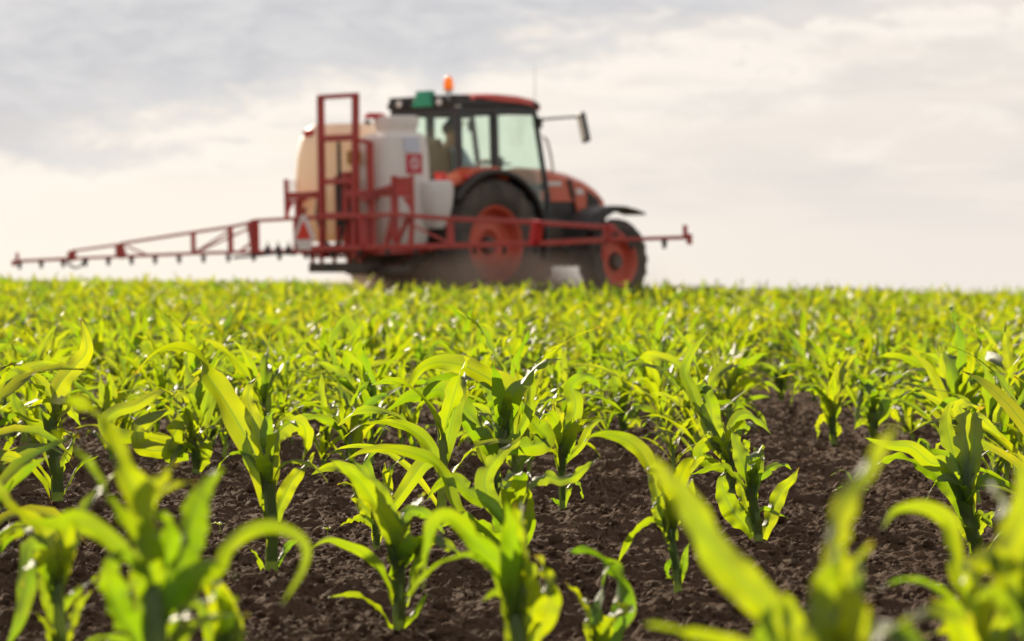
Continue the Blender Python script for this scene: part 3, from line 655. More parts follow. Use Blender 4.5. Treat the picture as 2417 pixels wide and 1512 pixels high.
# ---------------------------------------------------------------- mounted field sprayer (same frame as the tractor)
S_OFF = Vector((-1.95, 0, 0))
def build_sprayer():
    sp = empty('crop_sprayer', T_MAT @ S_OFF, T_ROT)
    tag(sp, 'red framed field sprayer with white tanks and wide folding boom behind the tractor', 'sprayer')
    mb = lambda: MB(S_OFF)
    XB = -2.0
    # base frame
    f = mb()
    for y in (-.72, -.46, .18, .62): f.bar((-1.95, y, .82), (-0.95, y * .8, .82), 0.08)
    for x in (-1.9, -1.0): f.bar((x, -.78, .86), (x, .80, .86), 0.08, 0.10)
    f.bar((-1.90, -.62, .80), (-1.90, -.62, 1.5), .07); f.bar((-1.90, .75, .80), (-1.90, .75, 1.5), .07)
    f.bar((-1.0, -.45, .8), (-1.0, -.45, 1.5), .08); f.bar((-1.0, .45, .8), (-1.0, .45, 1.5), .08); f.bar((-1.0, -.45, 1.45), (-1.0, .45, 1.45), .07)
    f.bar((-1.92, -.62, 1.5), (-1.0, -.45, 1.5), .05); f.bar((-1.92, .75, 1.5), (-1.0, .45, 1.5), .05)
    f.build('base_frame', M['red'], sp, bevel=0.008)
    # mast: two tall posts with rungs, inner sliding posts
    m = mb()
    m.bar((XB, .20, .75), (XB, .175, 2.80), .075); m.bar((XB, -.40, .75), (XB, -.47, 2.80), .075); m.bar((XB, .21, 2.80), (XB, -.505, 2.80), .07, .06)
    m.bar((XB, .18, 2.27), (XB, -.44, 2.27), .05, .085); m.bar((XB, .19, 1.72), (XB, -.44, 1.72), .05, .07); m.bar((XB, .2, 1.28), (XB, -.42, 1.28), .05, .09)
    m.build('mast', M['red'], sp, bevel=0.006)
    m2 = mb(); m2.bar((XB + .12, -.58, .8), (XB + .12, -.585, 2.22), .07); m2.bar((XB + .12, .02, .8), (XB + .12, .02, 1.8), .06); m2.bar((XB + .12, -.18, .85), (XB + .12, -.18, 1.84), .10, .16)
    m2.bar((XB + .12, -.6, 2.2), (XB + .0, -.44, 2.24), .05); m2.build('slide_post', M['red'], sp, bevel=0.006)
    cyl = mb(); cyl.tube([(XB + .05, -.09, 1.15), (XB + .05, -.09, 1.75)], .045, 12); cyl.tube([(XB + .05, -.09, 1.75), (XB + .05, -.09, 2.22)], .026, 10); cyl.build('lift_cylinder', M['hose'], sp, smooth=True)
    ga = mb(); ga.box((XB + .16, -.25, 2.02), (.06, .22, .18)); ga.build('level_gauge', M['yellow'], sp, bevel=0.02)
    # tanks: rounded lofts
    def sec(cx, cy, hx, hy, z, p=3.2, n=28):
        out = []
        for k in range(n):
            a = 2 * math.pi * k / n; c_, s_ = math.cos(a), math.sin(a)
            out.append((cx + hx * math.copysign(abs(c_) ** (2 / p), c_), cy + hy * math.copysign(abs(s_) ** (2 / p), s_), z))
        return out
    tl = mb(); tl.loft([sec(-1.38, .50, .30, .44, .95), sec(-1.38, .50, .40, .56, 1.05), sec(-1.38, .50, .43, .60, 1.4), sec(-1.38, .50, .43, .60, 1.75), sec(-1.38, .49, .42, .575, 2.05), sec(-1.38, .46, .41, .52, 2.28), sec(-1.38, .43, .38, .46, 2.41), sec(-1.38, .41, .33, .38, 2.47)])
    tl.build('tank', M['tank'], sp, smooth=True, label='left half of the white tank with a rounded shoulder')
    tr = mb(); tr.loft([sec(-1.36, -.48, .30, .28, .86), sec(-1.36, -.48, .38, .35, .95), sec(-1.36, -.48, .41, .39, 1.3), sec(-1.36, -.48, .41, .39, 1.75), sec(-1.36, -.48, .40, .38, 2.1), sec(-1.36, -.48, .37, .36, 2.27), sec(-1.34, -.49, .30, .29, 2.315), sec(-1.32, -.50, .24, .22, 2.33), sec(-1.32, -.50, .24, .22, 2.40), sec(-1.32, -.50, .26, .25, 2.415), sec(-1.32, -.50, .26, .25, 2.52), sec(-1.32, -.50, .22, .21, 2.54)])
    tr.build('tank', M['tankshaded'], sp, smooth=True, label='right half of the white tank with a filler neck and decals')
    li = mb(); li.lathe((-1.50, -.30, 2.52), [(0, 0), (0, .14), (.04, .14), (.06, .11), (.065, 0)], axis='Z', n=20); li.bar((-1.62, -.30, 2.57), (-1.38, -.30, 2.57), .03, .04); li.build('filler_lid', M['brightred'], sp, smooth=True)
    l2 = mb(); l2.box((-1.72, .66, 2.36), (.14, .20, .09)); l2.build('filler_lid', M['brightred'], sp, bevel=0.025)
    cp = mb(); cp.lathe((-1.3, .05, 2.46), [(0, 0), (0, .05), (.04, .05), (.06, 0)], axis='Z', n=12); cp.build('vent_cap', M['hose'], sp)
    rt = mb(); rt.loft([sec(-1.02, -.86, .10, .10, 1.10), sec(-1.02, -.86, .16, .15, 1.20), sec(-1.02, -.87, .22, .17, 1.38), sec(-1.02, -.88, .235, .18, 1.58), sec(-1.02, -.88, .22, .17, 1.68), sec(-1.02, -.88, .17, .13, 1.71)])
    rt.build('rinse_tank', M['tankshaded'], sp, smooth=True)
    # decals on the right tank (faces y = -0.87)
    d = mb(); d.prism([(-1.52, 2.05), (-1.24, 2.05), (-1.24, 1.80), (-1.52, 1.80)], -.862, -.876); dd = d.build('decal', M['decalred'], sp)
    d = mb(); d.lathe((-1.38, -.874, 1.93), [(-.004, .052), (-.008, .052), (-.008, .075), (-.004, .075)], n=20); d.prism([(-1.405, 1.975), (-1.39, 1.975), (-1.345, 1.885), (-1.36, 1.885)], -.877, -.881); d.build('emblem', M['signwhite'], dd)
    d = mb(); d.prism([(-1.54, 2.26), (-1.28, 2.26), (-1.28, 2.075), (-1.54, 2.075)], -.846, -.874); d.build('decal', M['decalblue'], sp)
    # fold brackets left and right, comb-toothed cradle on a curved arm
    for y0, y1 in ((.62, .86), (-1.13, -1.44)):
        s = 1 if y0 > 0 else -1
        b = mb(); b.bar((XB, y1, 1.27), (XB, y1, 1.77), .045); b.bar((XB, s * .3, 1.56), (XB, y1, 1.55), .06, .09); b.bar((XB, y0, 1.5), (XB, y0, .95), .05, .10)
        b.add([(XB - .02, y1, 1.50), (XB - .02, y1, 1.27), (XB - .02, y1 - s * .05, 1.38), (XB - .02, y1 - s * .16, 1.50), (XB + .02, y1, 1.50), (XB + .02, y1, 1.27), (XB + .02, y1 - s * .05, 1.38), (XB + .02, y1 - s * .16, 1.50)],
              [(0, 1, 2, 3), (7, 6, 5, 4), (0, 4, 5, 1), (1, 5, 6, 2), (2, 6, 7, 3), (3, 7, 4, 0)])
        for k in range(5): b.bar((XB, y0, 1.60 + k * .035), (XB, y1, 1.60 + k * .035), .012)
        if s < 0: b.box((XB, (y0 + y1) / 2, 1.66), (.03, abs(y1 - y0), .18)); b.bar((XB, y0, 1.77), (XB, y0, 1.27), .06); b.bar((XB, y0 + .02, 1.30), (XB, y0 + .16, .92), .05); b.bar((XB, y1 + .05, 1.28), (XB, y0 - .02, .92), .05); b.bar((XB, y1, 1.28), (XB, y1 + .04, .92), .05); b.bar((XB, -.55, 1.50), (XB, y0, 1.62), .06, .10)
        b.build('fold_bracket', M['red'], sp, bevel=0.004)
    # boom, in sections: (y, upper z, lower z)
    def truss(sect, verts, diags, w=.055):
        b = mb(); xb = XB - .06
        for (ya, ua, la), (yb, ub, lb) in zip(sect, sect[1:]):
            b.bar((xb, ya, la), (xb, yb, lb), w * 1.25, w * 1.15)
            if ua is not None and ub is not None: b.bar((xb, ya, ua), (xb, yb, ub), w, w)
        for (y, u, l, ww) in verts: b.bar((xb, y, u), (xb, y, l), .05, ww)
        for (p, q) in diags: b.bar((xb, p[0], p[1]), (xb, q[0], q[1]), .025)
        return b
    truss([(.60, 1.26, .84), (0, 1.27, .87), (-.75, 1.28, .88), (-1.2, 1.285, .885)], [(.45, 1.26, .85, .05), (-.62, 1.28, .88, .12)], []).build('boom_centre', M['red'], sp, bevel=0.004)
    truss([(-1.2, 1.285, .885), (-2.15, 1.22, .89), (-3.58, 1.16, .91)], [(-2.15, 1.22, .89, .085)], [((-1.3, 1.22), (-2.1, .93))]).build('boom_section', M['red'], sp, bevel=0.004)
    hn = mb(); hn.bar((XB - .08, -3.62, 1.18), (XB - .08, -3.56, .89), .09, .14); hn.build('boom_hinge', M['brightred'], sp, bevel=0.01)
    truss([(-3.62, 1.15, .91), (-4.70, 1.09, .94)], [(-4.70, 1.13, .93, .11)], [((-4.72, 1.12), (-4.95, .98))]).build('boom_section', M['red'], sp, bevel=0.004)
    hn = mb(); hn.bar((XB - .06, -4.66, 1.10), (XB - .06, -4.62, .72), .03, .05); hn.box((XB - .06, -4.74, 1.06), (.07, .12, .10)); hn.build('boom_hinge', M['red'], sp, bevel=0.008)
    truss([(-4.70, None, .94), (-5.92, None, .96)], [(-5.86, 1.10, .96, .03), (-5.92, 1.0, .88, .05)], [], .04).build('boom_tip', M['red'], sp, bevel=0.004)
    hn = mb(); hn.bar((XB - .06, 1.44, 1.25), (XB - .06, 1.43, .83), .08, .10); hn.bar((XB - .06, 1.55, 1.2), (XB - .06, 1.50, .95), .03); hn.bar((XB - .06, 1.50, .95), (XB - .06, 1.72, .84), .03); hn.build('boom_hinge', M['red'], sp, bevel=0.008)
    truss([(.60, 1.26, .84), (1.44, 1.24, .83)], [(.63, 1.26, .84, .05), (1.38, 1.24, .83, .05)], [], .045).build('boom_section', M['red'], sp, bevel=0.004)
    truss([(1.44, 1.22, .83), (1.9, 1.165, .83), (2.65, 1.10, .82), (4.15, .965, .785)], [(1.9, 1.17, .83, .06), (2.65, 1.10, .82, .05)], [((1.5, 1.15), (2.5, .86)), ((1.95, 1.1), (2.6, .84)), ((4.05, .93), (3.6, .80))], .038).build('boom_section', M['red'], sp, bevel=0.004)
    hn = mb(); hn.bar((XB - .06, 4.20, .96), (XB - .06, 4.12, .77), .06, .11); hn.build('boom_hinge', M['red'], sp, bevel=0.01)
    truss([(4.15, .955, .785), (5.25, .865, .76)], [(4.25, .945, .785, .04), (5.2, .87, .76, .04)], [], .034).build('boom_section', M['red'], sp, bevel=0.004)
    hn = mb(); hn.box((XB - .06, 5.26, .80), (.07, .14, .15)); hn.build('boom_hinge', M['red'], sp, bevel=0.03)
    truss([(5.25, None, .76), (6.58, None, .725)], [(6.5, .85, .73, .025), (6.58, .74, .66, .05)], [], .04).build('boom_tip', M['red'], sp, bevel=0.004)
    def low(y):
        pts = [(-5.92, .96), (-4.7, .94), (-3.58, .91), (-1.2, .885), (0, .87), (1.44, .83), (4.15, .785), (5.25, .76), (6.58, .725)]
        for (a, za), (b, zb) in zip(pts, pts[1:]):
            if a <= y <= b: return za + (zb - za) * (y - a) / (b - a)
        return .8
    nz = None
    for k in range(25):
        y = 6.45 - k * .5
        if y < -5.8: break
        if nz is None:
            n_ = MB(); n_.tube([(0, 0, 0), (0, 0, -.05)], .022, 8); n_.tube([(0, 0, -.05), (0, 0, -.085)], [.03, .018], 8); n_.box((0, 0, -.01), (.06, .035, .05))
            nz = n_.build('nozzle', M['hose'], sp); o = nz
        else:
            o = nz.copy(); COL.objects.link(o); o.parent = sp
        o.location = Vector((XB - .06, y, low(y) - .035)) - S_OFF
    # hoses and feed lines
    for pts in ([(XB - .1, .6, .80), (XB - .12, .9, .82), (XB - .1, 1.3, .79), (XB - .1, 1.8, .76)], [(XB - .1, 4.9, .76), (XB - .1, 5.0, .66), (XB - .1, 5.14, .63), (XB - .1, 5.28, .68), (XB - .1, 5.3, .74)],
                [(XB + .1, -.30, 1.5), (XB, -.22, 1.2), (XB, -.12, .95), (XB, .1, .85)], [(XB + .1, .35, 1.6), (XB, .30, 1.3), (XB, .2, 1.0), (XB, .05, .9)], [(XB + .1, .6, 1.4), (XB, .66, 1.15), (XB, .55, .95), (XB - .05, .45, .85)]):
        h = mb(); h.tube(pts, .018, 8); h.build('hose', M['hose'], sp, smooth=True)
    for yy in (.75, .95, 1.15):
        v = mb(); v.box((XB - .08, yy, .86), (.05, .07, .09)); v.tube([(XB - .08, yy, .9), (XB - .08, yy, .97)], .012, 6); v.build('valve', M['hose'], sp, bevel=0.008)
    # belly plate, pump, valves seen as gaps of light under the mast
    p = mb(); p.box((-1.75, .07, .62), (.30, 1.02, .12)); p.box((-1.5, -.3, .58), (.4, .8, .10)); p.build('skid_plate', M['iron'], sp, bevel=0.01)
    p = mb()
    for y in (.55, .38, .14, -.12, -.34): p.bar((-1.85, y, .64), (-1.85, y, .86), .04)
    p.bar((-1.85, .6, .76), (-1.85, -.4, .76), .035); p.build('support_bar', M['red'], sp, bevel=0.004)
    pu = mb(); pu.lathe((-1.2, -.1, .78), [(-.2, 0), (-.2, .13), (.2, .13), (.2, 0)], axis='X', n=18); pu.box((-1.2, -.1, .92), (.22, .3, .12)); pu.build('pump', M['iron'], sp, bevel=0.01)
    bx = mb(); bx.box((XB + .14, -.08, 1.62), (.10, .26, .30)); bx.build('control_box', M['black'], sp, bevel=0.02)
    # warning triangle
    def tri(r, cy, cz, x0, x1, cut):
        pts = []
        for k in range(3):
            a = R(90 + 120 * k); ca, sa = math.cos(a), math.sin(a)
            for dlt in (-cut, cut): pts.append((cy - r * math.cos(a + dlt), cz + r * math.sin(a + dlt)))
        pts = pts; return pts
    w = mb(); w.prismx(tri(.225, .44, 1.085, 0, 0, .16), XB - .10, XB - .085); wt = w.build('warning_triangle', M['signwhite'], sp)
    w = mb(); w.prismx(tri(.155, .44, 1.075, 0, 0, .05), XB - .106, XB - .1005); w.build('triangle_face', M['signred'], wt)
    w = mb(); w.box((XB - .09, .44, .90), (.02, .26, .09)); w.build('marker_board', M['signwhite'], sp, bevel=0.004)
    w = mb(); w.bar((XB - .07, .44, .8), (XB - .07, .44, 1.35), .03); w.build('sign_post', M['red'], sp)
    return sp
build_sprayer()
# ---------------------------------------------------------------- corn
def resample(cp, n):
    """smooth curve through the control points, n+1 points evenly spaced"""
    P = np.asarray(cp, float)
    if len(P) == 2: P = np.array([P[0], P.mean(0), P[1]])
    Q = np.vstack([2 * P[0] - P[1], P, 2 * P[-1] - P[-2]]); out = []
    for i in range(1, len(Q) - 2):
        p0, p1, p2, p3 = Q[i - 1], Q[i], Q[i + 1], Q[i + 2]
        for t in np.linspace(0, 1, 10, endpoint=False):
            out.append(.5 * ((2 * p1) + (-p0 + p2) * t + (2 * p0 - 5 * p1 + 4 * p2 - p3) * t * t + (-p0 + 3 * p1 - 3 * p2 + p3) * t ** 3))
    out.append(P[-1]); out = np.array(out)
    d = np.r_[0, np.cumsum(np.linalg.norm(np.diff(out, axis=0), axis=1))]
    s = np.linspace(0, d[-1], n + 1)
    return np.stack([np.interp(s, d, out[:, k]) for k in range(3)], 1)

def leaf_geo(cp, width, side_ref, r0, r1, rs, n=26, nx=6, ragged=False, ruffle=1.0, w0=0.62):
    """blade along cp. side_ref: vector the blade's flat faces are measured from; r0 -> r1 (degrees) roll along it"""
    C = resample(cp, n); T = np.gradient(C, axis=0); T /= np.linalg.norm(T, axis=1)[:, None] + 1e-9
    t = np.linspace(0, 1, n + 1)
    S = np.cross(T, np.asarray(side_ref, float)); ln = np.linalg.norm(S, axis=1)
    prev = None
    for i in range(n + 1):
        if ln[i] < 0.12 and prev is not None: S[i] = prev - T[i] * prev.dot(T[i])
        S[i] /= np.linalg.norm(S[i]) + 1e-9
        if prev is not None and S[i].dot(prev) < -0.2: S[i] = -S[i]
        prev = S[i]
    Nn = np.cross(S, T)
    ph = rs.rand() * 6.28
    ang = np.radians(r0 + (r1 - r0) * t + 26 * np.sin(t * 5.5 + ph))
    c, s = np.cos(ang)[:, None], np.sin(ang)[:, None]
    S2 = S * c + Nn * s; N2 = Nn * c - S * s
    up = np.clip(t / 0.38, 0, 1); up = up * up * (3 - 2 * up)
    w = np.where(t < 0.38, w0 + (1 - w0) * up, 1 - np.clip((t - 0.38) / 0.62, 0, 1) ** 1.9)
    w = np.clip(w, 0.015, 1) * width
    u = np.linspace(-1, 1, nx + 1)
    fr1, fr2 = 2.0 + rs.rand() * 2.5, 5 + rs.rand() * 4; p1, p2, p3 = rs.rand(3) * 6.28
    V = np.zeros((n + 1, nx + 1, 3)); UV = np.zeros((n + 1, nx + 1, 2))
    fold = 0.42 * (1 - 0.70 * np.clip(t / .6, 0, 1)) + 0.12
    for j, uu in enumerate(u):
        sg = 1 if uu > 0 else -1
        e = abs(uu) ** 1.6
        rf = ruffle * (0.13 * np.sin(fr1 * 6.28 * t + p1 + sg * .9) + 0.06 * np.sin(fr2 * 6.28 * t + p2 * sg + p3)) * e * np.clip(t * 4, 0, 1)
        ww = w / 2 * abs(uu)
        if ragged:
            for _ in range(1): pass
            b = np.zeros_like(t)
            for (tb, db, lb, sd) in ragged:
                if sd == sg: b = np.maximum(b, db * np.clip(1 - np.abs(t - tb) / lb, 0, 1))
            ww = ww * (1 - b)
        off = fold * w / 2 * abs(uu) + rf * width
        V[:, j] = C + S2 * (sg * ww)[:, None] + N2 * off[:, None]
        UV[:, j, 0] = (uu + 1) / 2; UV[:, j, 1] = t
    i = np.arange(n)[:, None] * (nx + 1) + np.arange(nx)[None]; i = i.ravel()
    Fq = np.stack([i, i + 1, i + nx + 2, i + nx + 1], 1)
    return V.reshape(-1, 3), Fq, UV.reshape(-1, 2)

def stalk_geo(path, r, rs, n=10, seg=8):
    """stem wrapped in leaf sheaths: thicker steps at the nodes"""
    P = np.asarray(path, float); C = resample(P, seg); t = np.linspace(0, 1, seg + 1)
    rad = r * (1.0 - 0.25 * t) * (1 + 0.10 * np.sin(t * 17 + rs.rand() * 6)) ; rad[-1] *= 0.55
    V = []
    for c, q in zip(C, rad):
        for k in range(n):
            a = 2 * math.pi * k / n; V.append(c + np.array([q * math.cos(a) * 1.12, q * math.sin(a) * .88, 0]))
    i = np.arange(seg)[:, None] * n + np.arange(n)[None]; k = np.arange(seg)[:, None] * n + (np.arange(n)[None] + 1) % n
    Fq = np.stack([i.ravel(), k.ravel(), k.ravel() + n, i.ravel() + n], 1)
    V = np.array(V); UV = np.stack([np.full(len(V), .25), np.repeat(t * .5, n)], 1)
    return V, Fq, UV

def merge(parts):
    Vs, Fs, Us, b = [], [], [], 0
    for v, f, u in parts: Vs.append(v); Fs.append(f + b); Us.append(u); b += len(v)
    return np.concatenate(Vs), np.concatenate(Fs), np.concatenate(Us)

def bites(rs, k): return [(0.25 + 0.65 * rs.rand(), 0.25 + 0.5 * rs.rand(), 0.02 + 0.05 * rs.rand(), rs.choice([-1, 1])) for _ in range(k)]

def random_leaves(rs, size=1.0, n=14, nx=4, count=None):
    """leaf blades of one young corn plant about 0.33 m tall; returns stalk path and blades"""
    H = 0.17 * size * rs.uniform(.8, 1.2); lean = rs.randn(2) * 0.02
    stalk = [(0, 0, -0.03), (lean[0] * .4, lean[1] * .4, H * .5), (lean[0], lean[1], H)]
    k = count or rs.randint(6, 11); az0 = rs.rand() * 6.28; out = []
    for i in range(k):
        f = i / (k - 1)
        az = az0 + math.pi * i + rs.randn() * .55
        hb = H * (0.12 + 0.80 * f)
        L = size * (0.13 + 0.19 * math.sin(math.pi * min(1, .25 + .62 * f))) * rs.uniform(.8, 1.2)
        W = size * (0.015 + 0.021 * min(1, f * 1.5)) * rs.uniform(.8, 1.2)
        e0 = R(rs.uniform(48, 70) + 18 * f); e1 = R(rs.uniform(-85, 15) + 50 * max(0, f - .6) / .4 * rs.rand() * 1.6)
        if f > .85: e1 = R(rs.uniform(20, 80))
        pw = rs.uniform(1.0, 2.2); p = np.array([lean[0] * hb / H, lean[1] * hb / H, hb]); pts = [p.copy()]; m = 7; daz = rs.randn() * .5
        for q in range(m):
            t = (q + .5) / m; el = e0 + (e1 - e0) * t ** pw; a = az + daz * t
            p = p + L / m * np.array([math.cos(el) * math.cos(a), math.cos(el) * math.sin(a), math.sin(el)]); p[2] = max(p[2], 0.006); pts.append(p.copy())
        ref = (math.sin(az) * 0 + math.cos(az + math.pi / 2), math.sin(az + math.pi / 2), 0)
        # blade faces up: side vector is horizontal across the leaf
        nrm = np.array([-math.cos(az), -math.sin(az), .6])
        out.append(leaf_geo(pts, W, nrm, rs.randn() * 15, rs.randn() * 45, rs, n=n, nx=nx, ragged=bites(rs, rs.randint(0, 3)) if n > 12 else False, ruffle=rs.uniform(.6, 1.5)))
    return stalk, out

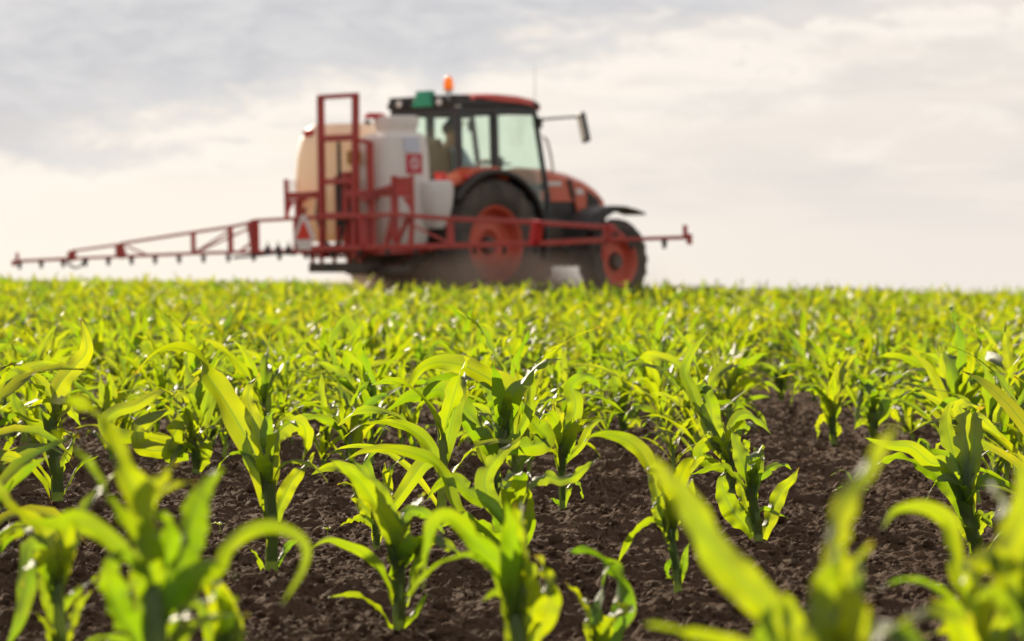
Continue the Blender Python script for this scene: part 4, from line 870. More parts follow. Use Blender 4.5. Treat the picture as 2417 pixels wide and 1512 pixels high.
HERO = [
 ('tall sharp corn plant with thick bare stalk and a leaf arching far left',[-0.458,5.47],[[0.0,-0.003],[-0.003,0.098],[-0.01,0.183],[-0.014,0.218]],0.0109,[[[[-0.008,0.0,0.136],[-0.02,0.006,0.182],[-0.037,0.016,0.233],[-0.066,0.028,0.283],[-0.101,0.043,0.337],[-0.133,0.057,0.38],[-0.148,0.066,0.41],[-0.171,0.073,0.427],[-0.211,0.084,0.432],[-0.245,0.095,0.417],[-0.28,0.11,0.379]],0.056,10,50],[[[-0.011,0.0,0.21],[-0.029,0.015,0.257],[-0.042,0.033,0.3],[-0.053,0.05,0.332],[-0.051,0.065,0.361],[-0.033,0.081,0.383]],0.033,5,20],[[[-0.003,0.0,0.207],[0.002,0.014,0.26],[0.014,0.023,0.281],[0.035,0.032,0.292],[0.056,0.042,0.284],[0.059,0.056,0.25],[0.05,0.076,0.207]],0.038,30,-10],[[[-0.008,0.0,0.218],[-0.01,0.003,0.247],[-0.012,0.008,0.279],[-0.009,0.014,0.306],[0.002,0.017,0.317]],0.029,-20,30],[[[0.005,0.0,0.104],[0.015,0.009,0.136],[0.033,0.028,0.176],[0.056,0.046,0.205],[0.077,0.065,0.231]],0.031,10,40],[[[0.0,0.0,0.18],[0.015,-0.008,0.211],[0.045,-0.019,0.221],[0.075,-0.031,0.215],[0.101,-0.046,0.195],[0.11,-0.054,0.182]],0.011,50,60],[[[-0.005,0.0,0.004],[-0.015,-0.002,0.006],[-0.023,-0.005,0.022],[-0.033,-0.01,0.042],[-0.043,-0.013,0.053]],0.01,20,20],[[[-0.014,0.0,0.18],[-0.031,0.01,0.209],[-0.054,0.023,0.228],[-0.08,0.035,0.23],[-0.099,0.047,0.217],[-0.114,0.061,0.195]],0.013,50,50],[[[0.005,0.0,0.011],[0.016,0.007,0.035],[0.03,0.016,0.056],[0.045,0.023,0.064],[0.049,0.028,0.074]],0.017,30,30],[[[-0.008,0.0,0.155],[-0.022,0.006,0.188],[-0.048,0.016,0.222],[-0.054,0.024,0.251],[-0.057,0.032,0.278]],0.027,30,-20]]),
 ('big blurred foreground corn plant with broad yellow-lit leaves, left of centre',[-0.359,2.9],[[0.0,0.0],[0.0,0.147],[-0.001,0.197],[-0.003,0.233],[-0.005,0.255]],0.0137,[[[[-0.011,0.0,0.174],[-0.022,-0.005,0.202],[-0.035,-0.01,0.221],[-0.043,-0.016,0.242],[-0.047,-0.022,0.263],[-0.042,-0.028,0.282],[-0.03,-0.033,0.294]],0.037,0,20],[[[-0.004,0.0,0.219],[-0.005,-0.006,0.25],[-0.006,-0.013,0.274],[-0.008,-0.022,0.301],[-0.011,-0.029,0.321],[-0.014,-0.034,0.334]],0.037,10,-10],[[[-0.009,0.0,0.284],[-0.017,0.003,0.318],[-0.023,0.005,0.344],[-0.035,0.008,0.366],[-0.047,0.012,0.391],[-0.058,0.016,0.415],[-0.073,0.019,0.431],[-0.094,0.022,0.441],[-0.116,0.026,0.442]],0.031,15,40],[[[0.01,0.0,0.234],[0.02,-0.003,0.261],[0.028,-0.007,0.297],[0.037,-0.013,0.329],[0.049,-0.018,0.355],[0.061,-0.021,0.371],[0.069,-0.023,0.375]],0.039,0,30],[[[-0.017,0.0,0.27],[-0.035,0.002,0.284],[-0.05,0.005,0.299],[-0.071,0.009,0.312],[-0.092,0.014,0.32],[-0.107,0.017,0.312],[-0.137,0.023,0.314],[-0.168,0.031,0.294]],0.022,20,65],[[[-0.014,0.0,0.162],[-0.027,-0.002,0.192],[-0.045,-0.004,0.2],[-0.062,-0.006,0.199],[-0.08,-0.008,0.19]],0.009,30,30],[[[0.009,0.0,0.163],[0.022,-0.003,0.194],[0.031,-0.005,0.21],[0.049,-0.008,0.222],[0.071,-0.012,0.226],[0.094,-0.016,0.227]],0.011,30,40],[[[0.012,0.0,0.19],[0.021,-0.005,0.22],[0.032,-0.01,0.245],[0.048,-0.016,0.265],[0.063,-0.021,0.275],[0.073,-0.028,0.296],[0.094,-0.035,0.313],[0.119,-0.043,0.319],[0.142,-0.052,0.313],[0.155,-0.058,0.3],[0.153,-0.065,0.281],[0.144,-0.073,0.263],[0.132,-0.082,0.244]],0.016,30,20],[[[-0.009,0.0,0.306],[-0.018,-0.006,0.337],[-0.011,-0.011,0.353],[0.007,-0.018,0.366],[0.021,-0.025,0.383]],0.017,10,20],[[[-0.007,0.0,0.299],[-0.009,0.004,0.331],[-0.004,0.006,0.345],[0.013,0.01,0.356],[0.037,0.015,0.359]],0.009,30,30],[[[0.009,0.0,0.27],[0.012,-0.004,0.299],[0.011,-0.008,0.314],[0.002,-0.012,0.328],[-0.009,-0.015,0.336]],0.022,10,20]]),
 ('blurred corn plant near the left edge with a wide leaf hanging down',[-0.569,3.6],[[0.0,0.0],[0.0,0.078],[-0.001,0.133],[-0.004,0.178],[-0.007,0.21]],0.0089,[[[[-0.006,0.0,0.187],[-0.011,0.005,0.21],[-0.017,0.011,0.229],[-0.029,0.02,0.252],[-0.047,0.029,0.267],[-0.071,0.04,0.28],[-0.085,0.05,0.299],[-0.093,0.06,0.32]],0.027,0,30],[[[-0.006,0.0,0.16],[-0.017,-0.013,0.204],[-0.025,-0.025,0.23],[-0.034,-0.03,0.238],[-0.036,-0.045,0.209],[-0.035,-0.059,0.184],[-0.037,-0.078,0.155],[-0.045,-0.095,0.13],[-0.053,-0.108,0.114]],0.029,10,0],[[[-0.002,0.0,0.182],[0.003,0.005,0.208],[0.012,0.011,0.231],[0.02,0.016,0.249]],0.018,10,20],[[[0.002,0.0,0.103],[0.01,0.006,0.131],[0.021,0.014,0.159],[0.036,0.022,0.176]],0.016,10,30],[[[0.001,0.0,0.151],[0.013,0.006,0.172],[0.031,0.013,0.186],[0.043,0.019,0.195]],0.013,20,40],[[[-0.004,0.0,0.099],[-0.015,-0.006,0.127],[-0.026,-0.013,0.149],[-0.031,-0.015,0.153]],0.011,20,30],[[[-0.004,0.0,0.185],[-0.007,0.007,0.221],[-0.001,0.013,0.24],[0.012,0.018,0.251],[0.026,0.023,0.248]],0.023,15,30],[[[-0.006,0.0,0.124],[-0.021,0.013,0.166],[-0.029,0.022,0.188],[-0.035,0.036,0.218]],0.013,20,20]]),
 ('sharp corn plant at the left edge with one leaf tip standing tallest',[-1.074,6.751],[[0.0,-0.003],[-0.006,0.071],[-0.015,0.138],[-0.022,0.204]],0.0131,[[[[-0.008,0.0,0.084],[-0.03,0.012,0.127],[-0.053,0.027,0.165],[-0.098,0.051,0.204],[-0.12,0.071,0.243],[-0.127,0.089,0.28]],0.044,5,25],[[[-0.022,0.0,0.174],[-0.018,0.007,0.24],[0.002,0.016,0.287],[0.037,0.026,0.328],[0.058,0.033,0.355],[0.057,0.04,0.388],[0.043,0.051,0.44]],0.05,5,10],[[[-0.019,0.0,0.19],[-0.017,0.012,0.234],[-0.04,0.028,0.27],[-0.071,0.046,0.299],[-0.111,0.065,0.312],[-0.141,0.081,0.297],[-0.165,0.101,0.265]],0.03,20,40],[[[-0.015,0.0,0.184],[-0.009,0.02,0.247],[0.01,0.029,0.236],[0.028,0.044,0.209],[0.043,0.061,0.177]],0.037,10,30],[[[-0.015,0.0,0.19],[0.023,-0.012,0.228],[-0.002,-0.021,0.24],[-0.034,-0.032,0.239],[-0.065,-0.046,0.229],[-0.086,-0.056,0.218]],0.018,55,60],[[[-0.007,0.0,0.013],[-0.029,0.007,0.055],[-0.058,0.016,0.089],[-0.093,0.025,0.112],[-0.118,0.031,0.118],[-0.15,0.039,0.119]],0.018,30,30],[[[-0.001,0.0,0.061],[0.013,0.017,0.103],[0.024,0.039,0.139],[0.036,0.059,0.167]],0.022,20,20],[[[0.009,0.0,0.017],[0.028,-0.012,0.052],[0.054,-0.034,0.09],[0.105,-0.064,0.115]],0.011,30,40],[[[-0.018,0.0,0.167],[-0.014,0.013,0.203],[-0.023,0.028,0.233],[-0.032,0.041,0.256]],0.03,-10,20]]),
 ('corn plant with open yellow-lit whorl and one low leaf touching soil, bottom centre-left',[-0.182,4.642],[[0.0,-0.005],[0.001,0.058],[-0.002,0.104],[-0.008,0.139]],0.0092,[[[[-0.003,0.0,0.104],[-0.008,-0.008,0.142],[-0.019,-0.018,0.177],[-0.039,-0.032,0.21],[-0.06,-0.046,0.243],[-0.084,-0.061,0.267],[-0.108,-0.074,0.284]],0.038,5,40],[[[0.001,0.0,0.102],[0.004,0.01,0.147],[0.009,0.018,0.17],[0.016,0.023,0.183],[0.027,0.028,0.194]],0.029,5,10],[[[-0.004,0.0,0.111],[-0.014,0.017,0.156],[-0.021,0.032,0.185],[-0.027,0.045,0.206]],0.021,10,10],[[[-0.001,0.0,0.125],[0.001,0.005,0.171],[0.014,0.01,0.194],[0.035,0.014,0.193],[0.056,0.018,0.18],[0.074,0.025,0.156]],0.024,30,50],[[[0.009,0.0,0.039],[0.022,-0.013,0.087],[0.033,-0.026,0.121],[0.043,-0.037,0.147],[0.058,-0.047,0.166],[0.069,-0.054,0.175]],0.02,10,50],[[[-0.003,0.0,0.021],[-0.017,-0.006,0.068],[-0.036,-0.013,0.105],[-0.058,-0.02,0.128],[-0.083,-0.026,0.139],[-0.115,-0.033,0.149],[-0.141,-0.041,0.135]],0.021,25,30],[[[0.007,0.0,0.004],[0.021,-0.009,0.022],[0.037,-0.023,0.045],[0.049,-0.036,0.065]],0.015,20,20],[[[-0.002,0.0,0.004],[-0.014,0.002,0.004],[-0.027,0.007,0.024],[-0.047,0.014,0.042],[-0.076,0.023,0.054],[-0.118,0.037,0.047]],0.014,35,40],[[[-0.002,0.0,0.139],[-0.006,0.011,0.17],[-0.026,0.028,0.199],[-0.041,0.044,0.221]],0.023,-10,20]]),
 ('bright blurred corn plant with broad yellow leaves rising from the bottom centre',[0.014,3.6],[[0.0,0.0],[0.0,0.043],[-0.002,0.084],[-0.005,0.12],[-0.007,0.138]],0.0107,[[[[-0.004,0.0,0.066],[-0.009,-0.006,0.112],[-0.009,-0.014,0.149],[-0.014,-0.024,0.193],[-0.019,-0.029,0.213]],0.038,0,20],[[[0.002,0.0,0.066],[0.014,-0.013,0.122],[0.013,-0.023,0.154],[0.007,-0.032,0.18],[-0.001,-0.04,0.202]],0.036,0,10],[[[0.007,0.0,0.067],[0.025,0.011,0.096],[0.033,0.025,0.127],[0.034,0.039,0.152],[0.028,0.052,0.174],[0.015,0.062,0.186]],0.038,-25,60],[[[-0.008,0.0,0.111],[-0.024,-0.012,0.174],[-0.039,-0.019,0.192],[-0.057,-0.026,0.21],[-0.075,-0.034,0.229],[-0.092,-0.041,0.242],[-0.11,-0.048,0.234],[-0.118,-0.058,0.21],[-0.12,-0.067,0.186],[-0.121,-0.079,0.157]],0.03,5,30],[[[-0.008,0.0,0.093],[-0.024,-0.009,0.152],[-0.037,-0.013,0.17],[-0.048,-0.017,0.183],[-0.069,-0.023,0.193],[-0.087,-0.027,0.191],[-0.101,-0.031,0.184],[-0.118,-0.037,0.171],[-0.13,-0.042,0.16],[-0.143,-0.05,0.137]],0.013,40,40],[[[-0.009,0.0,0.102],[-0.024,0.013,0.14],[-0.037,0.018,0.14],[-0.05,0.026,0.13]],0.013,20,20]]),
 ('corn plant with pale twisted grey leaf and leaves reaching both ways, centre foreground',[0.007,5.3],[[0.0,0.011],[-0.002,0.064],[-0.005,0.117],[-0.005,0.154]],0.0105,[[[[-0.007,0.0,0.048],[-0.036,-0.01,0.091],[-0.068,-0.021,0.118],[-0.097,-0.031,0.134],[-0.125,-0.041,0.126],[-0.138,-0.046,0.117]],0.038,10,30],[[[-0.005,0.0,0.08],[-0.008,0.018,0.144],[-0.012,0.029,0.175],[-0.0,0.041,0.201],[0.018,0.051,0.213]],0.037,-40,40],[[[-0.008,0.0,0.117],[-0.042,0.015,0.16],[-0.056,0.029,0.196],[-0.046,0.043,0.227],[-0.019,0.061,0.256],[0.002,0.073,0.27],[0.018,0.085,0.287]],0.037,5,30],[[[0.0,0.0,0.127],[0.01,0.007,0.174],[0.031,0.013,0.199],[0.06,0.019,0.211],[0.087,0.026,0.203],[0.114,0.033,0.213],[0.14,0.041,0.232],[0.162,0.048,0.247]],0.031,10,50],[[[0.006,0.0,0.053],[0.024,-0.017,0.11],[0.029,-0.035,0.157],[0.026,-0.052,0.195]],0.028,5,10],[[[-0.007,0.0,0.106],[-0.042,0.015,0.15],[-0.077,0.03,0.172],[-0.096,0.041,0.19],[-0.112,0.05,0.202],[-0.142,0.065,0.19],[-0.166,0.083,0.159]],0.032,10,20],[[[-0.002,0.0,0.032],[-0.012,0.008,0.079],[-0.029,0.017,0.115],[-0.042,0.024,0.136]],0.037,5,20],[[[0.001,0.0,0.08],[0.01,-0.005,0.117],[0.008,-0.011,0.149],[0.001,-0.018,0.179]],0.021,-20,20],[[[-0.007,0.0,0.064],[-0.058,0.012,0.099],[-0.111,0.033,0.15],[-0.128,0.051,0.199],[-0.15,0.065,0.23],[-0.188,0.08,0.246],[-0.24,0.1,0.255],[-0.289,0.12,0.248],[-0.322,0.136,0.231]],0.033,15,40]]),
 ('slim corn plant on a thin bare stalk with torn twisted leaves above open soil',[0.131,7.047],[[0.0,-0.002],[-0.004,0.07],[-0.005,0.136],[-0.003,0.178]],0.0073,[[[[-0.004,0.0,0.004],[-0.012,0.002,0.014],[-0.021,0.004,0.022],[-0.032,0.006,0.026]],0.012,20,20],[[[0.002,0.0,0.004],[0.01,0.011,0.045],[0.026,0.022,0.069],[0.044,0.031,0.054],[0.05,0.045,0.022]],0.02,10,60],[[[-0.008,0.0,0.095],[-0.024,0.011,0.136],[-0.041,0.017,0.145],[-0.066,0.029,0.165],[-0.084,0.036,0.161]],0.021,20,50],[[[-0.008,0.0,0.132],[-0.024,0.006,0.17],[-0.04,0.014,0.205],[-0.032,0.021,0.233],[-0.027,0.027,0.259]],0.035,10,20],[[[0.0,0.0,0.139],[0.011,0.007,0.202],[0.026,0.012,0.237],[0.028,0.017,0.269],[0.017,0.023,0.3],[0.038,0.029,0.323],[0.066,0.034,0.326],[0.099,0.045,0.282]],0.041,5,30],[[[0.001,0.0,0.116],[0.043,0.012,0.16],[0.064,0.025,0.202],[0.092,0.036,0.222],[0.114,0.046,0.205]],0.022,20,40],[[[0.002,0.0,0.129],[0.011,-0.006,0.168],[0.017,-0.013,0.2],[0.024,-0.02,0.232]],0.038,0,10]]),
 ('sharp corn plant with a long leaf arched left, standing amid the centre of the field',[-0.034,6.9],[[0.0,0.007],[-0.002,0.086],[0.007,0.143],[0.021,0.202]],0.0103,[[[[0.024,0.0,0.168],[0.036,0.019,0.253],[0.021,0.032,0.293],[-0.015,0.045,0.313],[-0.05,0.059,0.332],[-0.088,0.075,0.348],[-0.141,0.096,0.354],[-0.183,0.113,0.341],[-0.208,0.13,0.308],[-0.22,0.148,0.269]],0.053,15,40],[[[0.024,0.0,0.175],[0.027,-0.015,0.237],[0.035,-0.029,0.279],[0.062,-0.045,0.311],[0.081,-0.059,0.338],[0.108,-0.074,0.36],[0.155,-0.097,0.371]],0.051,5,50],[[[0.031,0.0,0.151],[0.075,0.012,0.229],[0.08,0.023,0.287],[0.08,0.031,0.325],[0.102,0.041,0.366],[0.142,0.053,0.394]],0.027,20,50],[[[0.014,0.0,0.137],[-0.038,0.014,0.197],[-0.076,0.029,0.241],[-0.111,0.042,0.275],[-0.146,0.053,0.288],[-0.181,0.065,0.273],[-0.216,0.076,0.269],[-0.251,0.09,0.247],[-0.272,0.101,0.225],[-0.287,0.109,0.206]],0.051,-30,20],[[[-0.004,0.0,0.069],[-0.023,-0.032,0.159],[-0.047,-0.05,0.187],[-0.074,-0.07,0.215],[-0.085,-0.087,0.243]],0.048,0,20],[[[0.025,0.0,0.144],[0.117,0.015,0.168],[0.096,0.023,0.198],[0.069,0.034,0.235],[0.051,0.044,0.272]],0.055,0,20],[[[-0.004,0.0,0.035],[-0.059,0.06,0.181],[-0.094,0.085,0.214],[-0.124,0.104,0.192],[-0.149,0.127,0.159]],0.026,20,20],[[[0.001,0.0,0.11],[0.035,0.016,0.16],[0.04,0.023,0.18],[0.043,0.033,0.204]],0.041,0,0],[[[0.017,0.0,0.174],[0.01,0.012,0.218],[-0.008,0.033,0.269],[-0.036,0.053,0.302],[-0.056,0.067,0.284]],0.041,-40,20]]),
 ('corn plant right of centre whose long leaf arches over left above bare soil',[0.3,5.047],[[0.0,-0.003],[-0.003,0.043],[-0.013,0.091],[-0.021,0.131]],0.0065,[[[[-0.016,0.0,0.101],[-0.034,0.012,0.155],[-0.043,0.023,0.192],[-0.053,0.033,0.224],[-0.071,0.045,0.253],[-0.096,0.057,0.271],[-0.126,0.069,0.278],[-0.154,0.08,0.275],[-0.167,0.087,0.263]],0.035,0,40],[[[-0.014,0.0,0.098],[-0.029,0.005,0.12],[-0.051,0.012,0.126],[-0.076,0.021,0.108],[-0.095,0.034,0.076],[-0.107,0.046,0.047]],0.019,30,30],[[[-0.016,0.0,0.106],[-0.009,-0.005,0.141],[-0.011,-0.011,0.169],[-0.0,-0.017,0.193]],0.025,5,20],[[[-0.004,0.0,0.028],[-0.012,0.011,0.054],[-0.02,0.018,0.043],[-0.016,0.029,0.024]],0.012,10,20],[[[-0.001,0.0,0.015],[-0.005,0.004,0.025],[-0.015,0.009,0.029],[-0.023,0.015,0.026]],0.009,30,30],[[[-0.019,0.0,0.111],[-0.036,0.006,0.14],[-0.041,0.011,0.16],[-0.031,0.016,0.177]],0.023,10,20],[[[0.001,0.0,0.018],[0.01,0.008,0.055],[0.015,0.015,0.079],[0.02,0.019,0.089]],0.015,10,20]]),
 ('blurred corn leaf arch with drooping tip, bottom edge right of centre',[0.124,4.1],[[0.0,-0.023],[-0.0,0.008],[0.001,0.028]],0.0092,[[[[-0.0,0.0,0.008],[0.01,0.013,0.051],[0.035,0.03,0.084],[0.041,0.043,0.11],[0.033,0.058,0.139],[0.013,0.075,0.162],[-0.012,0.091,0.173],[-0.039,0.106,0.174]],0.037,5,40],[[[-0.0,0.0,0.004],[0.018,0.005,0.038],[0.038,0.012,0.068],[0.043,0.017,0.088]],0.024,0,20],[[[-0.002,0.0,0.004],[-0.006,0.011,0.031],[-0.0,0.02,0.046]],0.018,0,0]]),
 ('corn plant with ragged notched leaves spread like raised arms, right of centre',[0.527,6.0],[[0.0,-0.004],[-0.006,0.035],[-0.016,0.08],[-0.022,0.11]],0.0089,[[[[-0.012,0.0,0.008],[-0.033,0.003,0.032],[-0.051,0.007,0.052],[-0.07,0.014,0.087],[-0.079,0.021,0.122],[-0.071,0.027,0.149]],0.048,0,20],[[[-0.009,0.0,0.02],[-0.025,0.009,0.061],[-0.039,0.023,0.105],[-0.043,0.035,0.14]],0.036,5,10],[[[-0.003,0.0,0.008],[-0.01,0.011,0.049],[-0.013,0.029,0.092],[-0.015,0.052,0.139]],0.03,-30,30],[[[0.006,0.0,0.004],[0.018,0.006,0.038],[0.03,0.014,0.07],[0.049,0.024,0.105],[0.07,0.032,0.126],[0.087,0.042,0.152]],0.035,5,20],[[[-0.013,0.0,0.095],[-0.006,0.01,0.13],[0.012,0.019,0.143],[0.034,0.03,0.157],[0.059,0.042,0.158],[0.07,0.05,0.146]],0.024,15,30],[[[-0.018,0.0,0.05],[0.006,0.008,0.066],[0.021,0.013,0.064],[0.064,0.033,0.044]],0.009,30,30],[[[-0.022,0.0,0.092],[-0.056,0.02,0.138],[-0.082,0.035,0.154],[-0.12,0.056,0.14],[-0.149,0.073,0.13]],0.018,40,40]]),
 ('tall sharp corn plant with a single blade tip reaching high, right of centre',[0.59,7.6],[[0.0,0.0],[0.0,0.024],[-0.002,0.062],[-0.008,0.114],[-0.024,0.126]],0.0117,[[[[-0.027,0.0,0.115],[-0.057,0.014,0.174],[-0.087,0.032,0.226],[-0.108,0.053,0.282],[-0.123,0.068,0.319],[-0.115,0.083,0.356],[-0.091,0.102,0.394],[-0.055,0.125,0.435]],0.036,5,20],[[[-0.027,0.0,0.111],[-0.048,0.012,0.174],[-0.055,0.025,0.223],[-0.068,0.038,0.264],[-0.082,0.046,0.286],[-0.067,0.051,0.282],[-0.038,0.062,0.293]],0.058,0,40],[[[-0.023,0.0,0.103],[-0.068,0.022,0.173],[-0.09,0.036,0.207],[-0.099,0.052,0.247]],0.043,0,20],[[[-0.016,0.0,0.122],[-0.0,0.014,0.174],[0.019,0.028,0.208],[0.046,0.039,0.215],[0.078,0.055,0.194],[0.116,0.078,0.156]],0.032,25,30],[[[0.001,0.0,0.092],[0.007,0.002,0.107],[0.011,0.015,0.159],[0.027,0.024,0.185],[0.05,0.032,0.178],[0.036,0.04,0.16]],0.036,10,30],[[[0.003,0.0,0.081],[0.015,0.003,0.096],[0.03,0.012,0.122],[0.05,0.022,0.148]],0.053,-35,10],[[[-0.008,0.0,0.058],[-0.053,0.009,0.076],[-0.082,0.02,0.109],[-0.052,0.035,0.146],[-0.034,0.043,0.165],[-0.037,0.057,0.206]],0.042,20,20],[[[-0.006,0.0,0.05],[-0.024,-0.007,0.07],[-0.074,-0.03,0.097],[-0.109,-0.054,0.068],[-0.121,-0.072,0.039]],0.019,30,40]]),
 ('sharp corn plant at right with two upright yellow leaves and a broad arched leaf',[0.98,5.973],[[0.0,0.0],[-0.005,0.05],[-0.017,0.092],[-0.022,0.121]],0.0136,[[[[-0.02,0.0,0.101],[-0.024,0.013,0.165],[-0.019,0.028,0.218],[-0.019,0.04,0.253],[-0.021,0.057,0.3],[-0.028,0.065,0.32],[-0.002,0.074,0.326],[0.027,0.085,0.316]],0.055,0,40],[[[-0.023,0.0,0.104],[-0.032,0.026,0.176],[-0.046,0.056,0.234],[-0.052,0.085,0.283],[-0.045,0.104,0.316],[-0.027,0.118,0.33]],0.046,5,10],[[[-0.017,0.0,0.08],[-0.043,0.008,0.138],[-0.081,0.018,0.176],[-0.121,0.029,0.199],[-0.162,0.038,0.21],[-0.202,0.049,0.2],[-0.228,0.057,0.184]],0.043,20,50],[[[-0.02,0.0,0.107],[-0.065,-0.016,0.196],[-0.099,-0.023,0.205],[-0.142,-0.035,0.238],[-0.194,-0.049,0.244],[-0.247,-0.063,0.261]],0.034,-30,40],[[[-0.027,0.0,0.115],[-0.049,0.031,0.194],[-0.071,0.048,0.216],[-0.093,0.062,0.224],[-0.108,0.079,0.247],[-0.112,0.096,0.219]],0.033,-30,40],[[[-0.021,0.0,0.121],[-0.004,0.021,0.23],[0.005,0.041,0.301],[0.027,0.048,0.286],[0.053,0.058,0.265],[0.072,0.066,0.246]],0.037,10,30],[[[-0.002,0.0,0.068],[0.008,-0.009,0.096],[0.019,-0.016,0.088],[0.029,-0.026,0.071]],0.025,10,10],[[[-0.005,0.0,0.021],[-0.018,0.009,0.055],[-0.032,0.018,0.078],[-0.043,0.026,0.095]],0.025,0,20],[[[-0.005,0.0,0.044],[0.011,0.007,0.062],[0.031,0.022,0.091],[0.057,0.037,0.107]],0.018,-30,40]]),
 ('huge blurred corn plant closest to the camera with a pointed central sheath, bottom right',[0.254,2.2],[[0.0,0.0],[0.0,0.227],[-0.0,0.254],[-0.0,0.281],[0.0,0.303]],0.0109,[[[[0.0,0.0,0.303],[-0.001,0.006,0.347],[0.0,0.011,0.377],[0.004,0.016,0.401],[0.012,0.02,0.418],[0.024,0.025,0.433],[0.039,0.031,0.455],[0.055,0.037,0.473]],0.023,10,20],[[[-0.002,0.0,0.249],[-0.015,-0.008,0.299],[-0.014,-0.014,0.332],[-0.006,-0.021,0.36],[-0.001,-0.027,0.382]],0.036,-5,30],[[[0.003,0.0,0.249],[0.011,-0.01,0.299],[0.008,-0.019,0.333],[-0.0,-0.028,0.363]],0.033,10,20],[[[-0.007,0.0,0.26],[-0.02,0.007,0.313],[-0.013,0.012,0.346],[-0.004,0.016,0.365],[0.001,0.018,0.376]],0.012,50,60],[[[0.007,0.0,0.254],[0.015,-0.005,0.299],[0.021,-0.008,0.321],[0.025,-0.01,0.332]],0.013,50,30]]),
 ('huge blurred corn plant with a thick green leaf slanting up left, bottom right',[0.231,2.35],[[0.0,0.0],[0.0,0.203],[-0.0,0.226],[-0.003,0.244]],0.0105,[[[[-0.0,0.0,0.25],[-0.014,0.006,0.296],[-0.036,0.011,0.323],[-0.056,0.017,0.346],[-0.072,0.023,0.371],[-0.086,0.029,0.395],[-0.097,0.032,0.404],[-0.112,0.038,0.424],[-0.121,0.042,0.436]],0.032,-20,20],[[[-0.003,0.0,0.238],[-0.017,0.004,0.27],[-0.019,0.007,0.29],[-0.012,0.01,0.307]],0.022,0,10],[[[-0.005,0.0,0.232],[-0.026,0.003,0.263],[-0.052,0.007,0.274],[-0.075,0.01,0.279],[-0.12,0.017,0.289]],0.016,15,20],[[[0.004,0.0,0.232],[0.01,0.003,0.267],[0.002,0.007,0.302],[-0.005,0.009,0.319]],0.027,-20,20],[[[0.002,0.0,0.238],[0.019,0.011,0.278],[0.027,0.018,0.297],[0.02,0.024,0.312]],0.018,-30,30]]),
 ('blurred corn plant in the bottom right corner with a hooked leaf to its left',[0.488,2.9],[[0.0,0.0],[0.0,0.133],[-0.0,0.162],[-0.005,0.191]],0.0094,[[[[-0.003,0.0,0.177],[-0.015,-0.003,0.226],[-0.027,-0.006,0.255],[-0.035,-0.008,0.278],[-0.039,-0.011,0.304],[-0.044,-0.013,0.322],[-0.061,-0.016,0.334],[-0.081,-0.018,0.337],[-0.1,-0.021,0.331],[-0.112,-0.023,0.313]],0.023,5,30],[[[-0.005,0.0,0.177],[-0.026,-0.004,0.22],[-0.041,-0.007,0.243],[-0.059,-0.009,0.255],[-0.082,-0.012,0.262],[-0.103,-0.015,0.258],[-0.121,-0.018,0.248]],0.012,30,40],[[[-0.002,0.0,0.191],[-0.011,-0.006,0.228],[-0.019,-0.01,0.247],[-0.008,-0.013,0.253]],0.027,-30,50],[[[0.004,0.0,0.162],[0.021,0.006,0.234],[0.032,0.01,0.262],[0.044,0.012,0.28]],0.02,0,30],[[[-0.005,0.0,0.162],[-0.021,0.006,0.204],[-0.042,0.01,0.207],[-0.063,0.015,0.2]],0.017,20,40]]),
 ('large blurred curved leaf of a corn plant at the right edge',[0.446,2.4],[[0.0,0.0],[0.0,0.209],[-0.001,0.257],[-0.003,0.298]],0.0131,[[[[-0.003,0.0,0.281],[-0.03,0.007,0.32],[-0.044,0.011,0.327],[-0.028,0.014,0.331],[-0.014,0.02,0.353],[-0.008,0.026,0.376],[-0.008,0.032,0.397],[-0.011,0.038,0.419]],0.03,10,0],[[[-0.003,0.0,0.263],[-0.018,0.003,0.286],[-0.036,0.006,0.3],[-0.052,0.009,0.293]],0.024,-30,40],[[[-0.001,0.0,0.257],[0.009,0.015,0.315],[0.021,0.027,0.35]],0.029,10,10]]),
 ('small blurred corn plant between the two soil paths, left of the bare strip',[-0.975,9.313],[[0.0,-0.005],[-0.005,0.065],[-0.015,0.12]],0.0097,[[[[-0.005,0.0,0.056],[-0.031,-0.018,0.13],[-0.053,-0.039,0.191]],0.042,0,20],[[[-0.005,0.0,0.074],[0.01,0.028,0.157],[-0.011,0.051,0.202],[0.013,0.078,0.248],[0.047,0.112,0.294]],0.055,0,20],[[[-0.0,0.0,0.028],[0.024,-0.016,0.071],[0.054,-0.034,0.1]],0.028,10,20],[[[-0.005,0.0,0.028],[-0.038,0.008,0.05],[-0.039,0.015,0.073],[-0.027,0.031,0.026]],0.023,10,20],[[[-0.01,0.0,0.107],[-0.018,-0.014,0.158],[-0.039,-0.035,0.205]],0.051,0,30],[[[-0.0,0.0,0.005],[-0.014,0.003,0.018],[-0.019,0.005,0.023]],0.014,0,0]]),
 ('narrow upright corn plant with bright base, standing alone right of centre',[0.407,10.186],[[0.0,-0.003],[-0.006,0.051],[-0.011,0.101]],0.0126,[[[[-0.006,0.0,0.071],[-0.021,0.019,0.151],[-0.051,0.046,0.221],[-0.102,0.084,0.301]],0.056,0,20],[[[-0.006,0.0,0.081],[0.014,0.022,0.182],[0.03,0.039,0.237],[0.05,0.049,0.263]],0.035,10,40],[[[-0.0,0.0,0.041],[0.041,0.029,0.106],[0.067,0.057,0.15]],0.03,10,20],[[[-0.0,0.0,0.02],[0.041,0.014,0.055],[0.057,0.026,0.024]],0.028,0,20],[[[-0.011,0.0,0.081],[-0.041,0.01,0.106],[-0.091,0.03,0.104],[-0.121,0.05,0.073]],0.035,20,30],[[[-0.006,0.0,0.091],[-0.006,0.025,0.182],[-0.0,0.045,0.232]],0.046,10,10]]),
